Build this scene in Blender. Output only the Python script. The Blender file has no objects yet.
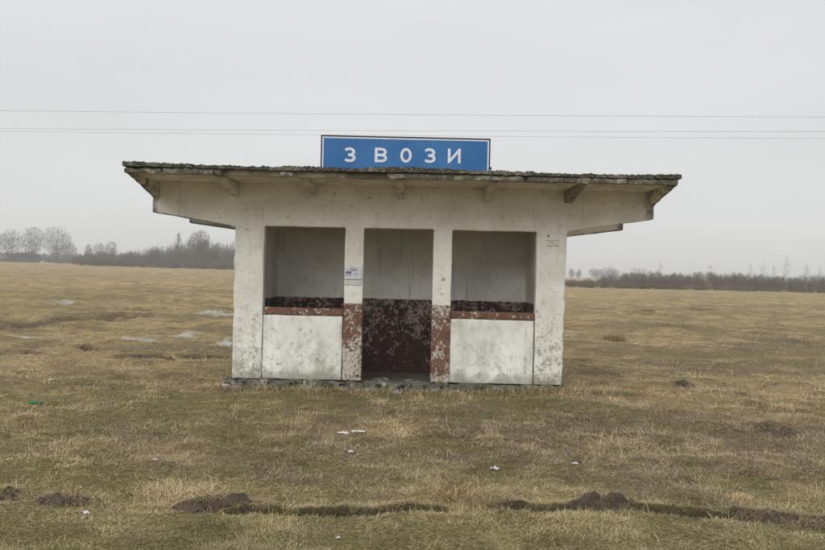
import bpy, bmesh, math, random
import numpy as np
from mathutils import Vector, noise as mnoise

R = math.radians
rng = np.random.default_rng(7)
random.seed(7)
scene = bpy.context.scene
COL = scene.collection

# ------------------------------------------------------------------ camera
CAMP = (0.0, -11.5, 1.5)
FPX, CX, CY, HOR, ROLL = 862.0, 412.5, 275.0, 272.5, R(1.3)
cam_d = bpy.data.cameras.new('camera')
cam = bpy.data.objects.new('camera', cam_d)
COL.objects.link(cam)
cam_d.sensor_width = 36.0
cam_d.lens = 36.0 * FPX / 825.0
cam_d.clip_end = 6000
cam_d.clip_start = 0.05
cam.location = CAMP
pitch = math.atan((CY - HOR) / FPX)
from mathutils import Matrix
cam.rotation_euler = (Matrix.Rotation(R(90) - pitch, 3, 'X') @ Matrix.Rotation(ROLL, 3, 'Z')).to_euler()
scene.camera = cam

# ------------------------------------------------------------------ exposure
scene.view_settings.view_transform = 'Standard'
scene.view_settings.look = 'None'
scene.view_settings.exposure = 0.27
scene.view_settings.gamma = 1.0
scene.view_settings.use_curve_mapping = False
scene.cycles.max_bounces = 6
scene.cycles.volume_bounces = 2
scene.cycles.transparent_max_bounces = 8

# ------------------------------------------------------------------ world: overcast
SUN_EL, SUN_AZ = R(38), R(200)          # azimuth clockwise from +Y (behind the camera)
world = bpy.data.worlds.new('World')
scene.world = world
world.use_nodes = True
wn = world.node_tree.nodes
wl = world.node_tree.links
wn.clear()
wout = wn.new('ShaderNodeOutputWorld')
wbg = wn.new('ShaderNodeBackground')
wbg.inputs['Strength'].default_value = 0.1
sky = wn.new('ShaderNodeTexSky')
sky.sky_type = 'NISHITA'
sky.sun_disc = False
sky.sun_elevation = SUN_EL
sky.sun_rotation = SUN_AZ
sky.dust_density = 4.0
tc = wn.new('ShaderNodeTexCoord')
sep = wn.new('ShaderNodeSeparateXYZ')
wl.new(tc.outputs['Generated'], sep.inputs[0])
grad = wn.new('ShaderNodeMapRange')
grad.inputs['From Min'].default_value = 0.0
grad.inputs['From Max'].default_value = 0.45
grad.inputs['To Min'].default_value = 0.0
grad.inputs['To Max'].default_value = 1.0
wl.new(sep.outputs['Z'], grad.inputs['Value'])
cloud_mix = wn.new('ShaderNodeMix')
cloud_mix.data_type = 'RGBA'
cloud_mix.inputs['A'].default_value = (6.35, 6.5, 6.5, 1)
cloud_mix.inputs['B'].default_value = (6.5, 6.65, 6.78, 1)
wl.new(grad.outputs[0], cloud_mix.inputs['Factor'])
wmap = wn.new('ShaderNodeMapping')
wmap.inputs['Scale'].default_value = (1.3, 1.3, 6.0)
wl.new(tc.outputs['Generated'], wmap.inputs['Vector'])
wno = wn.new('ShaderNodeTexNoise')
wno.inputs['Scale'].default_value = 1.6
wno.inputs['Detail'].default_value = 4.0
wno.inputs['Roughness'].default_value = 0.45
wl.new(wmap.outputs[0], wno.inputs['Vector'])
wmr = wn.new('ShaderNodeMapRange')
wmr.inputs['From Min'].default_value = 0.3
wmr.inputs['From Max'].default_value = 0.7
wmr.inputs['To Min'].default_value = 0.93
wmr.inputs['To Max'].default_value = 1.035
wl.new(wno.outputs['Fac'], wmr.inputs['Value'])
wsc = wn.new('ShaderNodeVectorMath')
wsc.operation = 'SCALE'
wl.new(cloud_mix.outputs['Result'], wsc.inputs[0])
wl.new(wmr.outputs[0], wsc.inputs['Scale'])
wmix = wn.new('ShaderNodeMix')
wmix.data_type = 'RGBA'
wmix.inputs['Factor'].default_value = 0.96
wl.new(sky.outputs['Color'], wmix.inputs['A'])
wl.new(wsc.outputs[0], wmix.inputs['B'])
wl.new(wmix.outputs['Result'], wbg.inputs['Color'])
wl.new(wbg.outputs[0], wout.inputs[0])

sun_d = bpy.data.lights.new('sun', 'SUN')
sun_d.energy = 1.5
sun_d.angle = R(50)
sun_d.color = (1.0, 0.97, 0.92)
sun = bpy.data.objects.new('sun', sun_d)
COL.objects.link(sun)
sdir = Vector((math.sin(SUN_AZ) * math.cos(SUN_EL), math.cos(SUN_AZ) * math.cos(SUN_EL), math.sin(SUN_EL)))
sun.rotation_euler = (-sdir).to_track_quat('-Z', 'Y').to_euler()
sun.location = (0, -20, 30)


# ------------------------------------------------------------------ helpers: pixels of the photo -> world
def ray(px, py):
    u = px - CX; v = py - CY
    c, s = math.cos(ROLL), math.sin(ROLL)
    u2 = u * c + v * s; v2 = -u * s + v * c
    a = pitch
    fy = FPX * math.cos(a) - v2 * math.sin(a)
    dz = -(v2 * math.cos(a) + FPX * math.sin(a))
    return u2 / fy, dz / fy                      # x and z per metre of depth

def at(px, py, depth):
    dx, dz = ray(px, py)
    return (CAMP[0] + dx * depth, CAMP[1] + depth, CAMP[2] + dz * depth)

GZ = -0.08
def gp(px, py, z=GZ):
    dx, dz = ray(px, py)
    d = (z - CAMP[2]) / dz
    return (dx * d, CAMP[1] + d)


# ------------------------------------------------------------------ numpy noise
def _hash(ix, iy, seed):
    n = (ix.astype(np.int64) * 374761393 + iy.astype(np.int64) * 668265263 + seed * 1442695041) & 0xffffffff
    n = ((n ^ (n >> 13)) * 1274126177) & 0xffffffff
    n = n ^ (n >> 16)
    return (n & 0xffffff) / float(0xffffff)

def vnoise(x, y, seed=0):
    ix = np.floor(x); iy = np.floor(y)
    fx = x - ix; fy = y - iy
    fx = fx * fx * (3 - 2 * fx); fy = fy * fy * (3 - 2 * fy)
    a = _hash(ix, iy, seed); b = _hash(ix + 1, iy, seed)
    c = _hash(ix, iy + 1, seed); d = _hash(ix + 1, iy + 1, seed)
    return (a + (b - a) * fx) * (1 - fy) + (c + (d - c) * fx) * fy

def fbm(x, y, scale, octv=4, seed=0, gain=0.5):
    x = np.asarray(x, float) / scale; y = np.asarray(y, float) / scale
    s = 0; a = 1.0; t = 0
    for o in range(octv):
        cx, sx = math.cos(0.6 * o + .3), math.sin(0.6 * o + .3)
        s = s + a * vnoise(x * cx - y * sx + 17.3 * o, x * sx + y * cx + 9.1 * o, seed + o * 31)
        t += a; a *= gain; x = x * 2.03; y = y * 2.03
    return s / t

def sstep(a, b, v):
    t = np.clip((v - a) / (b - a), 0, 1)
    return t * t * (3 - 2 * t)

def polydist(x, y, pts):
    """distance to a polyline; also sign (which side)"""
    best = np.full(np.shape(x), 1e9)
    for (ax, ay), (bx, by) in zip(pts[:-1], pts[1:]):
        dx, dy = bx - ax, by - ay
        L = dx * dx + dy * dy + 1e-9
        t = np.clip(((x - ax) * dx + (y - ay) * dy) / L, 0, 1)
        d = np.hypot(x - ax - t * dx, y - ay - t * dy)
        best = np.minimum(best, d)
    return best


# ------------------------------------------------------------------ terrain
def gl(l):
    return [gp(*p) for p in l]

RUTS = [  # (pixel polyline, half width m, depth m, soil)
    ([(-260, 478), (-60, 488), (0, 493), (60, 497), (100, 503), (150, 505), (190, 503), (240, 507), (300, 511), (360, 515),
      (430, 513), (470, 513)], 0.10, 0.10, 1.0),
    ([(470, 513), (500, 509), (560, 511), (600, 513), (640, 512), (700, 517), (760, 519), (825, 523), (1000, 530)], 0.10, 0.09, 0.95),
    ([(60, 345.5), (100, 351), (140, 355), (165, 357), (175, 361)], 0.20, 0.12, 1.0),
    ([(180, 355), (215, 357), (228, 357)], 0.12, 0.10, 0.9),
    ([(-60, 350), (0, 352), (35, 354)], 0.14, 0.12, 0.9),
    ([(-80, 334), (0, 329), (40, 323), (95, 319), (135, 317)], 0.9, 0.14, 0.55),
    ([(150, 309), (190, 312), (234, 313)], 0.9, 0.10, 0.4),
    ([(566, 365), (590, 369), (612, 378)], 0.22, 0.07, 0.7),
    ([(575, 360), (600, 366)], 0.12, 0.05, 0.8),
]
RUTS = [(gl(p), w, d, s) for p, w, d, s in RUTS]
SPOTS = [(683, 386, .30, .8), (770, 410, .35, .6), (775, 432, .30, .85), (820, 434, .25, .6), (440, 413, .3, .4), (300, 412, .25, .3),
         (235, 420, .3, .3), (270, 462, .2, .25), (590, 425, .4, .4), (640, 450, .4, .35), (120, 455, .35, .4), (95, 430, .4, .35),
         (450, 455, .3, .3), (750, 396, .2, .5), (500, 509, .12, .7), (700, 312, .6, .6), (645, 315, .8, .5), (680, 330, .5, .4),
         (770, 335, .8, .45), (800, 342, .8, .45), (735, 350, .6, .3), (137, 356, .5, .8), (280, 500, .1, .5), (60, 445, .3, .3),
         (10, 425, .25, .35), (170, 437, .3, .35), (540, 440, .3, .3), (690, 505, .25, .3), (800, 470, .3, .35), (380, 420, .2, .25)]
SPOTS = [(*gp(a, b), r, s) for a, b, r, s in SPOTS]

def house_d(x, y):
    """distance outside the shelter's footprint"""
    dx = np.maximum(np.maximum(-2.38 - x, x - 2.05), 0)
    dy = np.maximum(np.maximum(-0.02 - y, y - 1.9), 0)
    return np.hypot(dx, dy)

def rut_field(x, y):
    x = np.asarray(x, float); y = np.asarray(y, float)
    shp = x.shape
    x = x.ravel(); y = y.ravel()
    cut = np.zeros(len(x)); soil = np.zeros(len(x))
    for k, (pts, w, d, s) in enumerate(RUTS):
        P = np.array(pts); mg = 6 * w + .4
        I = np.nonzero((x > P[:, 0].min() - mg) & (x < P[:, 0].max() + mg) & (y > P[:, 1].min() - mg) & (y < P[:, 1].max() + mg))[0]
        if not len(I): continue
        X, Y = x[I], y[I]
        n = sstep(0.30, 0.52, fbm(X, Y, 0.5 if w < .3 else 1.5, 3, 55))
        q = 1. if k < 2 else 1.7
        if k in (0, 1, 2, 3, 4, 7, 8):            # the near furrow: signed profile, steep far bank facing the camera
            o = np.argsort(P[:, 0])
            n2 = fbm(X, Y, .16 * q, 3, 83)
            t = (Y - np.interp(X, P[o, 0], P[o, 1]) + ((fbm(X, X * 0, .3, 3, 77) - .5) * .16 + (fbm(X, Y, .06, 3, 79) - .5) * .10) * q) / q
            e0 = .15 * q
            ends = sstep(P[:, 0].min() - e0, P[:, 0].min() + e0, X) * (1 - sstep(P[:, 0].max() - e0, P[:, 0].max() + e0, X))
            ww = (.15 + 1.1 * n * (.3 + 1.3 * n2)) * ends
            c_ = .038 * q * ww * sstep(-.11, -.02, t) * (1 - sstep(.00, .035, t))
            lip = .021 * q * ww * sstep(-.01, .03, t) * (1 - sstep(.05, .24, t))
            sm = s * sstep(-.075, -.03, t) * (1 - sstep(.005, .03 + .06 * n2, t)) * sstep(.18, .60, n * (.45 + n2)) * ends
            cut[I] += c_ - lip - (fbm(X, Y, .05, 3, 85) - .5) * .06 * sm
        else:
            wv = w * (0.55 + 0.9 * fbm(X, Y, 0.5, 3, 90))
            dist = polydist(X + (fbm(X, Y, .35, 3, 77) - .5) * w * 1.6, Y + (fbm(X, Y, .3, 3, 71) - .5) * w * 2.2, pts)
            m = 1 - sstep(wv * 0.45, wv * 1.25, dist)
            back = polydist(X, Y - w * 1.9, pts)
            cut[I] += m * d * (0.35 + .65 * n) - (.4 if w < .3 else .2) * d * np.exp(-(back / w) ** 2) * (.4 + .6 * n)
            sm = m * min(1., s * 1.3) * (.5 + .5 * n)
        soil[I] = np.maximum(soil[I], sm)
    for sx, sy, r, s in SPOTS:
        I = np.nonzero((np.abs(x - sx) < 2.2 * r) & (np.abs(y - sy) < 2.6 * r))[0]
        if not len(I): continue
        X, Y = x[I], y[I]
        dd = np.hypot((X - sx), (Y - sy) * 0.8) / (r * (0.5 + fbm(X, Y, .3, 3, 33)))
        soil[I] = np.maximum(soil[I], s * (1 - sstep(.5, 1.15, dd)) * (.45 + .55 * sstep(.35, .6, fbm(X, Y, .12, 3, 18))))
    return cut.reshape(shp), soil.reshape(shp)

def height(x, y):
    x = np.asarray(x, float); y = np.asarray(y, float)
    d = np.hypot(x, y + 11.5)
    ang = np.arctan2(x, y + 11.5)
    hd = house_d(x, y)
    k = sstep(0.0, 3.0, hd)
    far = sstep(18, 60, d)
    z = GZ + k * (fbm(x, y, 3.2, 4, 5) - .5) * 0.10
    z = z + (fbm(x, y, 0.55, 4, 11) - .5) * (0.055 * (.35 + .65 * k))
    z = z + (fbm(x, y, 0.12, 2, 12) - .5) * 0.02 * (1 - sstep(20, 40, d))
    z = z + sstep(.5, .8, fbm(x, y, .35, 3, 14)) * .045 * k * sstep(5.8, 8, d)      # tussocks
    z = z + sstep(12, 26, d) * k * ((fbm(x, y * 1.5, 6.5, 4, 21) - .5) * 0.50 + (fbm(x, y, 1.6, 3, 27) - .5) * 0.24) * (1 - .5 * sstep(60, 120, d))
    left = sstep(0.0, -0.20, ang)
    z = z + left * (sstep(45, 330, d) * 1.75) + left * sstep(22, 50, d) * 0.25
    z = z + 0.05 * sstep(0.6, 2.2, x) * (1 - sstep(0.5, 3.0, hd))
    cut, soil = rut_field(x, y)
    return z - cut

def green_mask(x, y):
    n = fbm(x, y, 2.6, 4, 61) * .6 + fbm(x, y, 0.55, 3, 66) * .4
    d = np.hypot(x, y + 11.5)
    near = 1 - sstep(5.0, 6.3, d)
    g = sstep(0.44, 0.60, n + 0.08 * near)
    far = sstep(25, 70, d)
    return g * (1 - .4 * sstep(9, 16, d)) * (1 - .4 * far)

def pale_mask(x, y):
    d = np.hypot(x, y + 11.5)
    far = sstep(14, 40, d)
    n = fbm(x, y * (1 + .8 * 1), 3.4, 4, 41) * .55 + fbm(x, y, .7, 3, 44) * .45
    return sstep(0.43, 0.57, n + .07 * far)


# ------------------------------------------------------------------ materials
def new_mat(name):
    m = bpy.data.materials.new(name)
    m.use_nodes = True
    nt = m.node_tree
    b = nt.nodes['Principled BSDF']
    b.inputs['Roughness'].default_value = 0.9
    b.inputs['Specular IOR Level'].default_value = 0.25
    return m, nt, b

def N(nt, t, **kw):
    n = nt.nodes.new(t)
    for k, v in kw.items():
        try:
            setattr(n, k, v)
        except Exception:
            n.inputs[k].default_value = v
    return n

def noise_n(nt, vec, scale, detail=4, rough=.55):
    n = nt.nodes.new('ShaderNodeTexNoise')
    n.inputs['Scale'].default_value = scale
    n.inputs['Detail'].default_value = detail
    n.inputs['Roughness'].default_value = rough
    nt.links.new(vec, n.inputs['Vector'])
    return n.outputs['Fac']

def ramp(nt, val, a, b, lo=0., hi=1.):
    m = nt.nodes.new('ShaderNodeMapRange')
    m.interpolation_type = 'SMOOTHSTEP'
    m.inputs['From Min'].default_value = a
    m.inputs['From Max'].default_value = b
    m.inputs['To Min'].default_value = lo
    m.inputs['To Max'].default_value = hi
    nt.links.new(val, m.inputs['Value'])
    return m.outputs[0]

def mixc(nt, fac, a, b, blend='MIX'):
    m = nt.nodes.new('ShaderNodeMix')
    m.data_type = 'RGBA'
    m.blend_type = blend
    for sock, v in ((m.inputs['Factor'], fac), (m.inputs['A'], a), (m.inputs['B'], b)):
        if isinstance(v, bpy.types.NodeSocket):
            nt.links.new(v, sock)
        elif isinstance(v, (int, float)):
            sock.default_value = v
        else:
            sock.default_value = (*v, 1)
    return m.outputs['Result']

def math_n(nt, op, a, b=None):
    m = nt.nodes.new('ShaderNodeMath')
    m.operation = op
    for i, v in enumerate((a, b)):
        if v is None: continue
        if isinstance(v, bpy.types.NodeSocket): nt.links.new(v, m.inputs[i])
        else: m.inputs[i].default_value = v
    return m.outputs[0]

def bump(nt, bsdf, h, strength=.5, dist=.01):
    b = nt.nodes.new('ShaderNodeBump')
    b.inputs['Strength'].default_value = strength
    b.inputs['Distance'].default_value = dist
    nt.links.new(h, b.inputs['Height'])
    nt.links.new(b.outputs[0], bsdf.inputs['Normal'])

def attr(nt, name):
    a = nt.nodes.new('ShaderNodeAttribute')
    a.attribute_name = name
    return a.outputs['Fac']

def simple_mat(name, col, rough=.85, var=.25, scale=6., metallic=0.):
    m, nt, b = new_mat(name)
    g = nt.nodes.new('ShaderNodeNewGeometry')
    n = noise_n(nt, g.outputs['Position'], scale, 5)
    c = mixc(nt, ramp(nt, n, .3, .7), tuple(c * (1 - var) for c in col), tuple(min(1, c * (1 + var)) for c in col))
    nt.links.new(c, b.inputs['Base Color'])
    b.inputs['Roughness'].default_value = rough
    b.inputs['Metallic'].default_value = metallic
    return m

CREAM = (0.82, 0.80, 0.725)
def plaster_mat(name, brown=False, brown_top=1.07, peel=0.5, interior=False, grime=1.0, pillar_rules=False, tint=CREAM, smear=False, edge_stain=False):
    """whitewash over old render; optional brown oil paint below brown_top, peeling"""
    m, nt, b = new_mat(name)
    L = nt.links
    g = nt.nodes.new('ShaderNodeNewGeometry')
    P = g.outputs['Position']
    sp = nt.nodes.new('ShaderNodeSeparateXYZ'); L.new(P, sp.inputs[0])
    X, Y, Z = sp.outputs
    n1 = noise_n(nt, P, 1.4, 6, .6)
    n2 = noise_n(nt, P, 7., 6, .65)
    n3 = noise_n(nt, P, 26., 5, .6)
    n4 = noise_n(nt, P, 90., 3, .6)
    wh = mixc(nt, ramp(nt, n1, .3, .72), tuple(c * .84 for c in tint), tuple(min(.85, c * 1.12) for c in tint))
    # grey mottling where the whitewash is thin
    low = ramp(nt, Z, 1.5, 0.05)                       # more wear towards the ground (a stain with its own extent)
    th = math_n(nt, 'ADD', math_n(nt, 'MULTIPLY', n2, .62), math_n(nt, 'MULTIPLY', n3, .38))
    th = math_n(nt, 'ADD', th, math_n(nt, 'MULTIPLY', low, .10 * grime))
    grey = ramp(nt, th, .525, .68)
    wh = mixc(nt, math_n(nt, 'MULTIPLY', grey, .62 * grime), wh, (.34, .325, .28))
    # chips down to the render
    chips = math_n(nt, 'ADD', math_n(nt, 'MULTIPLY', n3, .6), math_n(nt, 'MULTIPLY', n2, .25))
    chips = math_n(nt, 'ADD', chips, math_n(nt, 'MULTIPLY', n4, .15))
    chips = math_n(nt, 'ADD', chips, math_n(nt, 'MULTIPLY', low, .075 * grime))
    chips = math_n(nt, 'ADD', chips, ramp(nt, noise_n(nt, P, 1.9, 3, .5), .35, .6, -.05, .008))
    chip = ramp(nt, chips, .59 if not interior else .66, .635 if not interior else .70)
    wh = mixc(nt, math_n(nt, 'MULTIPLY', chip, .65 if not smear else .4), wh, (.27, .255, .215))
    if smear:
        sm_map = nt.nodes.new('ShaderNodeMapping'); sm_map.inputs['Scale'].default_value = (1.6, 1.6, .8); sm_map.inputs['Location'].default_value = (.6, 0, .2)
        L.new(P, sm_map.inputs['Vector'])
        sn = noise_n(nt, sm_map.outputs[0], 2.0, 9, .68)
        wh = mixc(nt, ramp(nt, sn, .44, .68, 0, .6), wh, (.36, .345, .29))
        cr = nt.nodes.new('ShaderNodeTexVoronoi'); cr.feature = 'DISTANCE_TO_EDGE'; cr.inputs['Scale'].default_value = 3.3
        wv_ = nt.nodes.new('ShaderNodeVectorMath'); wv_.operation = 'ADD'
        nv = nt.nodes.new('ShaderNodeTexNoise'); nv.inputs['Scale'].default_value = 4.; L.new(P, nv.inputs['Vector'])
        L.new(P, wv_.inputs[0]); L.new(nv.outputs['Color'], wv_.inputs[1]); L.new(wv_.outputs[0], cr.inputs['Vector'])
        ck = math_n(nt, 'MULTIPLY', ramp(nt, cr.outputs['Distance'], .012, .003), ramp(nt, Z, .55, .2))
        wh = mixc(nt, math_n(nt, 'MULTIPLY', ck, .6), wh, (.12, .11, .09))
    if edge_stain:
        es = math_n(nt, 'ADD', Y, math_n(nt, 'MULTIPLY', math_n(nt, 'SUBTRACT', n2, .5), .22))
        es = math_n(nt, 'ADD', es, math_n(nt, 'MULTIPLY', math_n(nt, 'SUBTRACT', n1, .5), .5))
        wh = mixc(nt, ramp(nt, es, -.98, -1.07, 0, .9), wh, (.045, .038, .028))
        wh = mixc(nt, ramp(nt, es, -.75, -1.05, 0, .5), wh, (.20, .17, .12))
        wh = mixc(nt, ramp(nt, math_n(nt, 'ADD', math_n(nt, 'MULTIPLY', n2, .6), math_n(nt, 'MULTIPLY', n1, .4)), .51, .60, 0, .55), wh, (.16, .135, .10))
    # soot and drips under the ceiling side / stains
    drip_map = nt.nodes.new('ShaderNodeMapping')
    drip_map.inputs['Scale'].default_value = (5.5, 5.5, .45)
    L.new(P, drip_map.inputs['Vector'])
    dr = noise_n(nt, drip_map.outputs[0], 2.2, 5, .6)
    wh = mixc(nt, ramp(nt, dr, .56, .74, 0, .4 if interior else .28), wh, (.30, .26, .20))
    col = wh
    hgt = math_n(nt, 'ADD', math_n(nt, 'MULTIPLY', chip, -.6), math_n(nt, 'MULTIPLY', n3, .6))
    hgt = math_n(nt, 'ADD', hgt, math_n(nt, 'MULTIPLY', n4, .35))
    if not interior and not brown:
        # splashed earth at the foot
        foot = math_n(nt, 'ADD', ramp(nt, Z, .42, .0, 0, .42), math_n(nt, 'MULTIPLY', n2, .5))
        col = mixc(nt, ramp(nt, foot, .46, .66, 0, .7), col, (.27, .255, .205))
        # mossy / sooty dark where water runs off the wing ends
        ends = nt.nodes.new('ShaderNodeMath'); ends.operation = 'ABSOLUTE'
        L.new(math_n(nt, 'ADD', X, .145), ends.inputs[0])
        e = ramp(nt, math_n(nt, 'ADD', ends.outputs[0], math_n(nt, 'MULTIPLY', n2, .36)), 3.38, 3.54)
        col = mixc(nt, math_n(nt, 'MULTIPLY', e, .85), col, (.085, .075, .058))
        if pillar_rules:
            # bottom arris of the wings turns near black
            slope = math_n(nt, 'ADD', Z, math_n(nt, 'MULTIPLY', ends.outputs[0], -.155))
            slope = math_n(nt, 'ADD', slope, math_n(nt, 'MULTIPLY', n3, .04))
            we = math_n(nt, 'MULTIPLY', ramp(nt, slope, 1.755, 1.730), ramp(nt, ends.outputs[0], 2.24, 2.32))
            col = mixc(nt, math_n(nt, 'MULTIPLY', we, .8), col, (.06, .055, .045))
    if brown or pillar_rules:
        edge = math_n(nt, 'ADD', Z, math_n(nt, 'MULTIPLY', math_n(nt, 'SUBTRACT', n2, .5), .05 if interior else .03))
        edge = math_n(nt, 'ADD', edge, math_n(nt, 'MULTIPLY', math_n(nt, 'SUBTRACT', n3, .5), .025))
        bm_ = ramp(nt, edge, brown_top + .008, brown_top - .008)
        if pillar_rules:
            cen = math_n(nt, 'ABSOLUTE', math_n(nt, 'ADD', X, .2))
            inx = ramp(nt, cen, .724, .718)
            bm_ = math_n(nt, 'MULTIPLY', bm_, inx)
        nA = noise_n(nt, P, 24., 9, .72); nB = noise_n(nt, P, 6.5, 6, .62); nC = noise_n(nt, P, 2.6, 4, .6)
        pl = math_n(nt, 'ADD', math_n(nt, 'MULTIPLY', nA, .5), math_n(nt, 'MULTIPLY', nB, .25))
        pl = math_n(nt, 'ADD', pl, math_n(nt, 'MULTIPLY', nC, .25))
        if pillar_rules:
            lowp = ramp(nt, Z, .75, .50, 0, .036)
            left = ramp(nt, X, -.5, -.6, 0, 1)
            pl = math_n(nt, 'ADD', pl, math_n(nt, 'MULTIPLY', lowp, math_n(nt, 'ADD', left, .35)))
        else:
            pl = math_n(nt, 'ADD', pl, ramp(nt, Z, .15, .8, -.02, 0.02))
        pe = ramp(nt, pl, .60 - .12 * peel, .635 - .12 * peel)
        bc = (.165, .085, .06) if not interior else (.055, .029, .025)  # interior brown carries the shade of the room in its colour; front brown is faded
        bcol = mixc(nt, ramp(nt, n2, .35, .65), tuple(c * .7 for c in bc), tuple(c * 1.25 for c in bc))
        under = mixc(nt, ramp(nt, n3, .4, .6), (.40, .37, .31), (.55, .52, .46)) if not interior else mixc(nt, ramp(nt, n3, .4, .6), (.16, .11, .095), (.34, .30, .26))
        bcol = mixc(nt, pe, bcol, under)
        col = mixc(nt, bm_, col, bcol)
        hgt = math_n(nt, 'ADD', hgt, math_n(nt, 'MULTIPLY', pe, -.5))
    L.new(col, b.inputs['Base Color'])
    bump(nt, b, hgt, .55, .008)
    return m

def concrete_mat(name, base=(.30, .28, .235), moss=.5, dark=.4, stain=0., lichen=.8):
    m, nt, b = new_mat(name)
    L = nt.links
    g = nt.nodes.new('ShaderNodeNewGeometry')
    P = g.outputs['Position']
    n1 = noise_n(nt, P, 4., 6, .6)
    n2 = noise_n(nt, P, 18., 6, .65)
    n3 = noise_n(nt, P, 70., 4, .6)
    c = mixc(nt, ramp(nt, n2, .35, .68), tuple(v * .55 for v in base), tuple(v * 1.2 for v in base))
    c = mixc(nt, ramp(nt, n1, .42 - .1 * (dark > .7), .62 - .1 * (dark > .7), 0, dark), c, (.045, .04, .03))
    t = math_n(nt, 'ADD', math_n(nt, 'MULTIPLY', n1, .4), math_n(nt, 'MULTIPLY', n2, .6))
    c = mixc(nt, ramp(nt, t, .50, .62, 0, moss), c, (.085, .095, .045))
    c = mixc(nt, ramp(nt, n3, .58, .66, 0, lichen), c, (.46, .445, .38))
    if stain:
        c = mixc(nt, ramp(nt, t, .42, .52, stain, stain * .3), c, (.03, .026, .02))
    L.new(c, b.inputs['Base Color'])
    b.inputs['Roughness'].default_value = .95
    bump(nt, b, math_n(nt, 'ADD', n2, math_n(nt, 'MULTIPLY', n3, .6)), .7, .008)
    return m

def ground_mat(name, blades=False):
    m, nt, b = new_mat(name)
    L = nt.links
    g = nt.nodes.new('ShaderNodeNewGeometry')
    P = g.outputs['Position']
    gr, so, pa = attr(nt, 'green'), attr(nt, 'soil'), attr(nt, 'pale')
    straw = (.62, .455, .225); dead = (.30, .22, .125); olive = (.225, .205, .07); soilc = (.062, .046, .034); grey = (.225, .195, .145)
    if blades:
        tone = attr(nt, 'tone')
        c = mixc(nt, pa, dead, straw)
        c = mixc(nt, ramp(nt, tone, .0, 1.), mixc(nt, .50, c, (.10, .07, .04)), mixc(nt, .5, c, (.66, .56, .38)))
        c = mixc(nt, math_n(nt, 'MULTIPLY', gr, ramp(nt, tone, .75, .35, .15, .9)), c, olive)
        c = mixc(nt, math_n(nt, 'MULTIPLY', so, .55), c, (.11, .085, .06))
        L.new(c, b.inputs['Base Color'])
        b.inputs['Roughness'].default_value = .8
        return m
    n0 = noise_n(nt, P, .35, 6, .6)
    n1 = noise_n(nt, P, 1.7, 8, .66)
    n2 = noise_n(nt, P, 9., 8, .7)
    n3 = noise_n(nt, P, 60., 6, .7)
    c = mixc(nt, math_n(nt, 'MULTIPLY', pa, ramp(nt, n1, .35, .6)), dead, straw)
    c = mixc(nt, ramp(nt, n2, .52, .68, 0, .6), c, grey)
    c = mixc(nt, math_n(nt, 'MULTIPLY', gr, ramp(nt, n2, .35, .6, .35, .95)), c, olive)
    c = mixc(nt, ramp(nt, n0, .35, .65, 0, .3), c, (.33, .265, .155))
    n4 = noise_n(nt, P, 4., 8, .75)
    n5 = noise_n(nt, P, 15., 8, .8)
    c = mixc(nt, ramp(nt, n5, .52, .64, 0, .5), c, (.12, .09, .05))  # dark flecks imitate shadowed gaps in the turf, put into the colour
    c = mixc(nt, ramp(nt, n5, .48, .36, 0, .6), c, (.58, .47, .28))
    c = mixc(nt, ramp(nt, n4, .52, .68, 0, .45), c, (.15, .115, .065))
    c = mixc(nt, ramp(nt, n4, .46, .34, 0, .5), c, (.50, .41, .25))
    c = mixc(nt, ramp(nt, n3, .45, .7, 0, .55), c, (.09, .067, .04))
    c = mixc(nt, ramp(nt, n3, .5, .3, 0, .3), c, (.46, .385, .24))
    sm = math_n(nt, 'MULTIPLY', so, ramp(nt, n2, .25, .45, .6, 1.))
    c = mixc(nt, sm, c, mixc(nt, n3, (.035, .026, .02), (.10, .075, .055)))
    L.new(c, b.inputs['Base Color'])
    b.inputs['Roughness'].default_value = .97
    b.inputs['Specular IOR Level'].default_value = .1
    bump(nt, b, math_n(nt, 'ADD', math_n(nt, 'ADD', n2, n4), math_n(nt, 'MULTIPLY', n3, .5)), 1., .07)
    return m

def bark_mat(name, col):
    m, nt, b = new_mat(name)
    g = nt.nodes.new('ShaderNodeNewGeometry')
    n = noise_n(nt, g.outputs['Position'], 1.3, 4)
    nt.links.new(mixc(nt, ramp(nt, n, .3, .7), tuple(c * .75 for c in col), tuple(c * 1.3 for c in col)), b.inputs['Base Color'])
    return m

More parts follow.
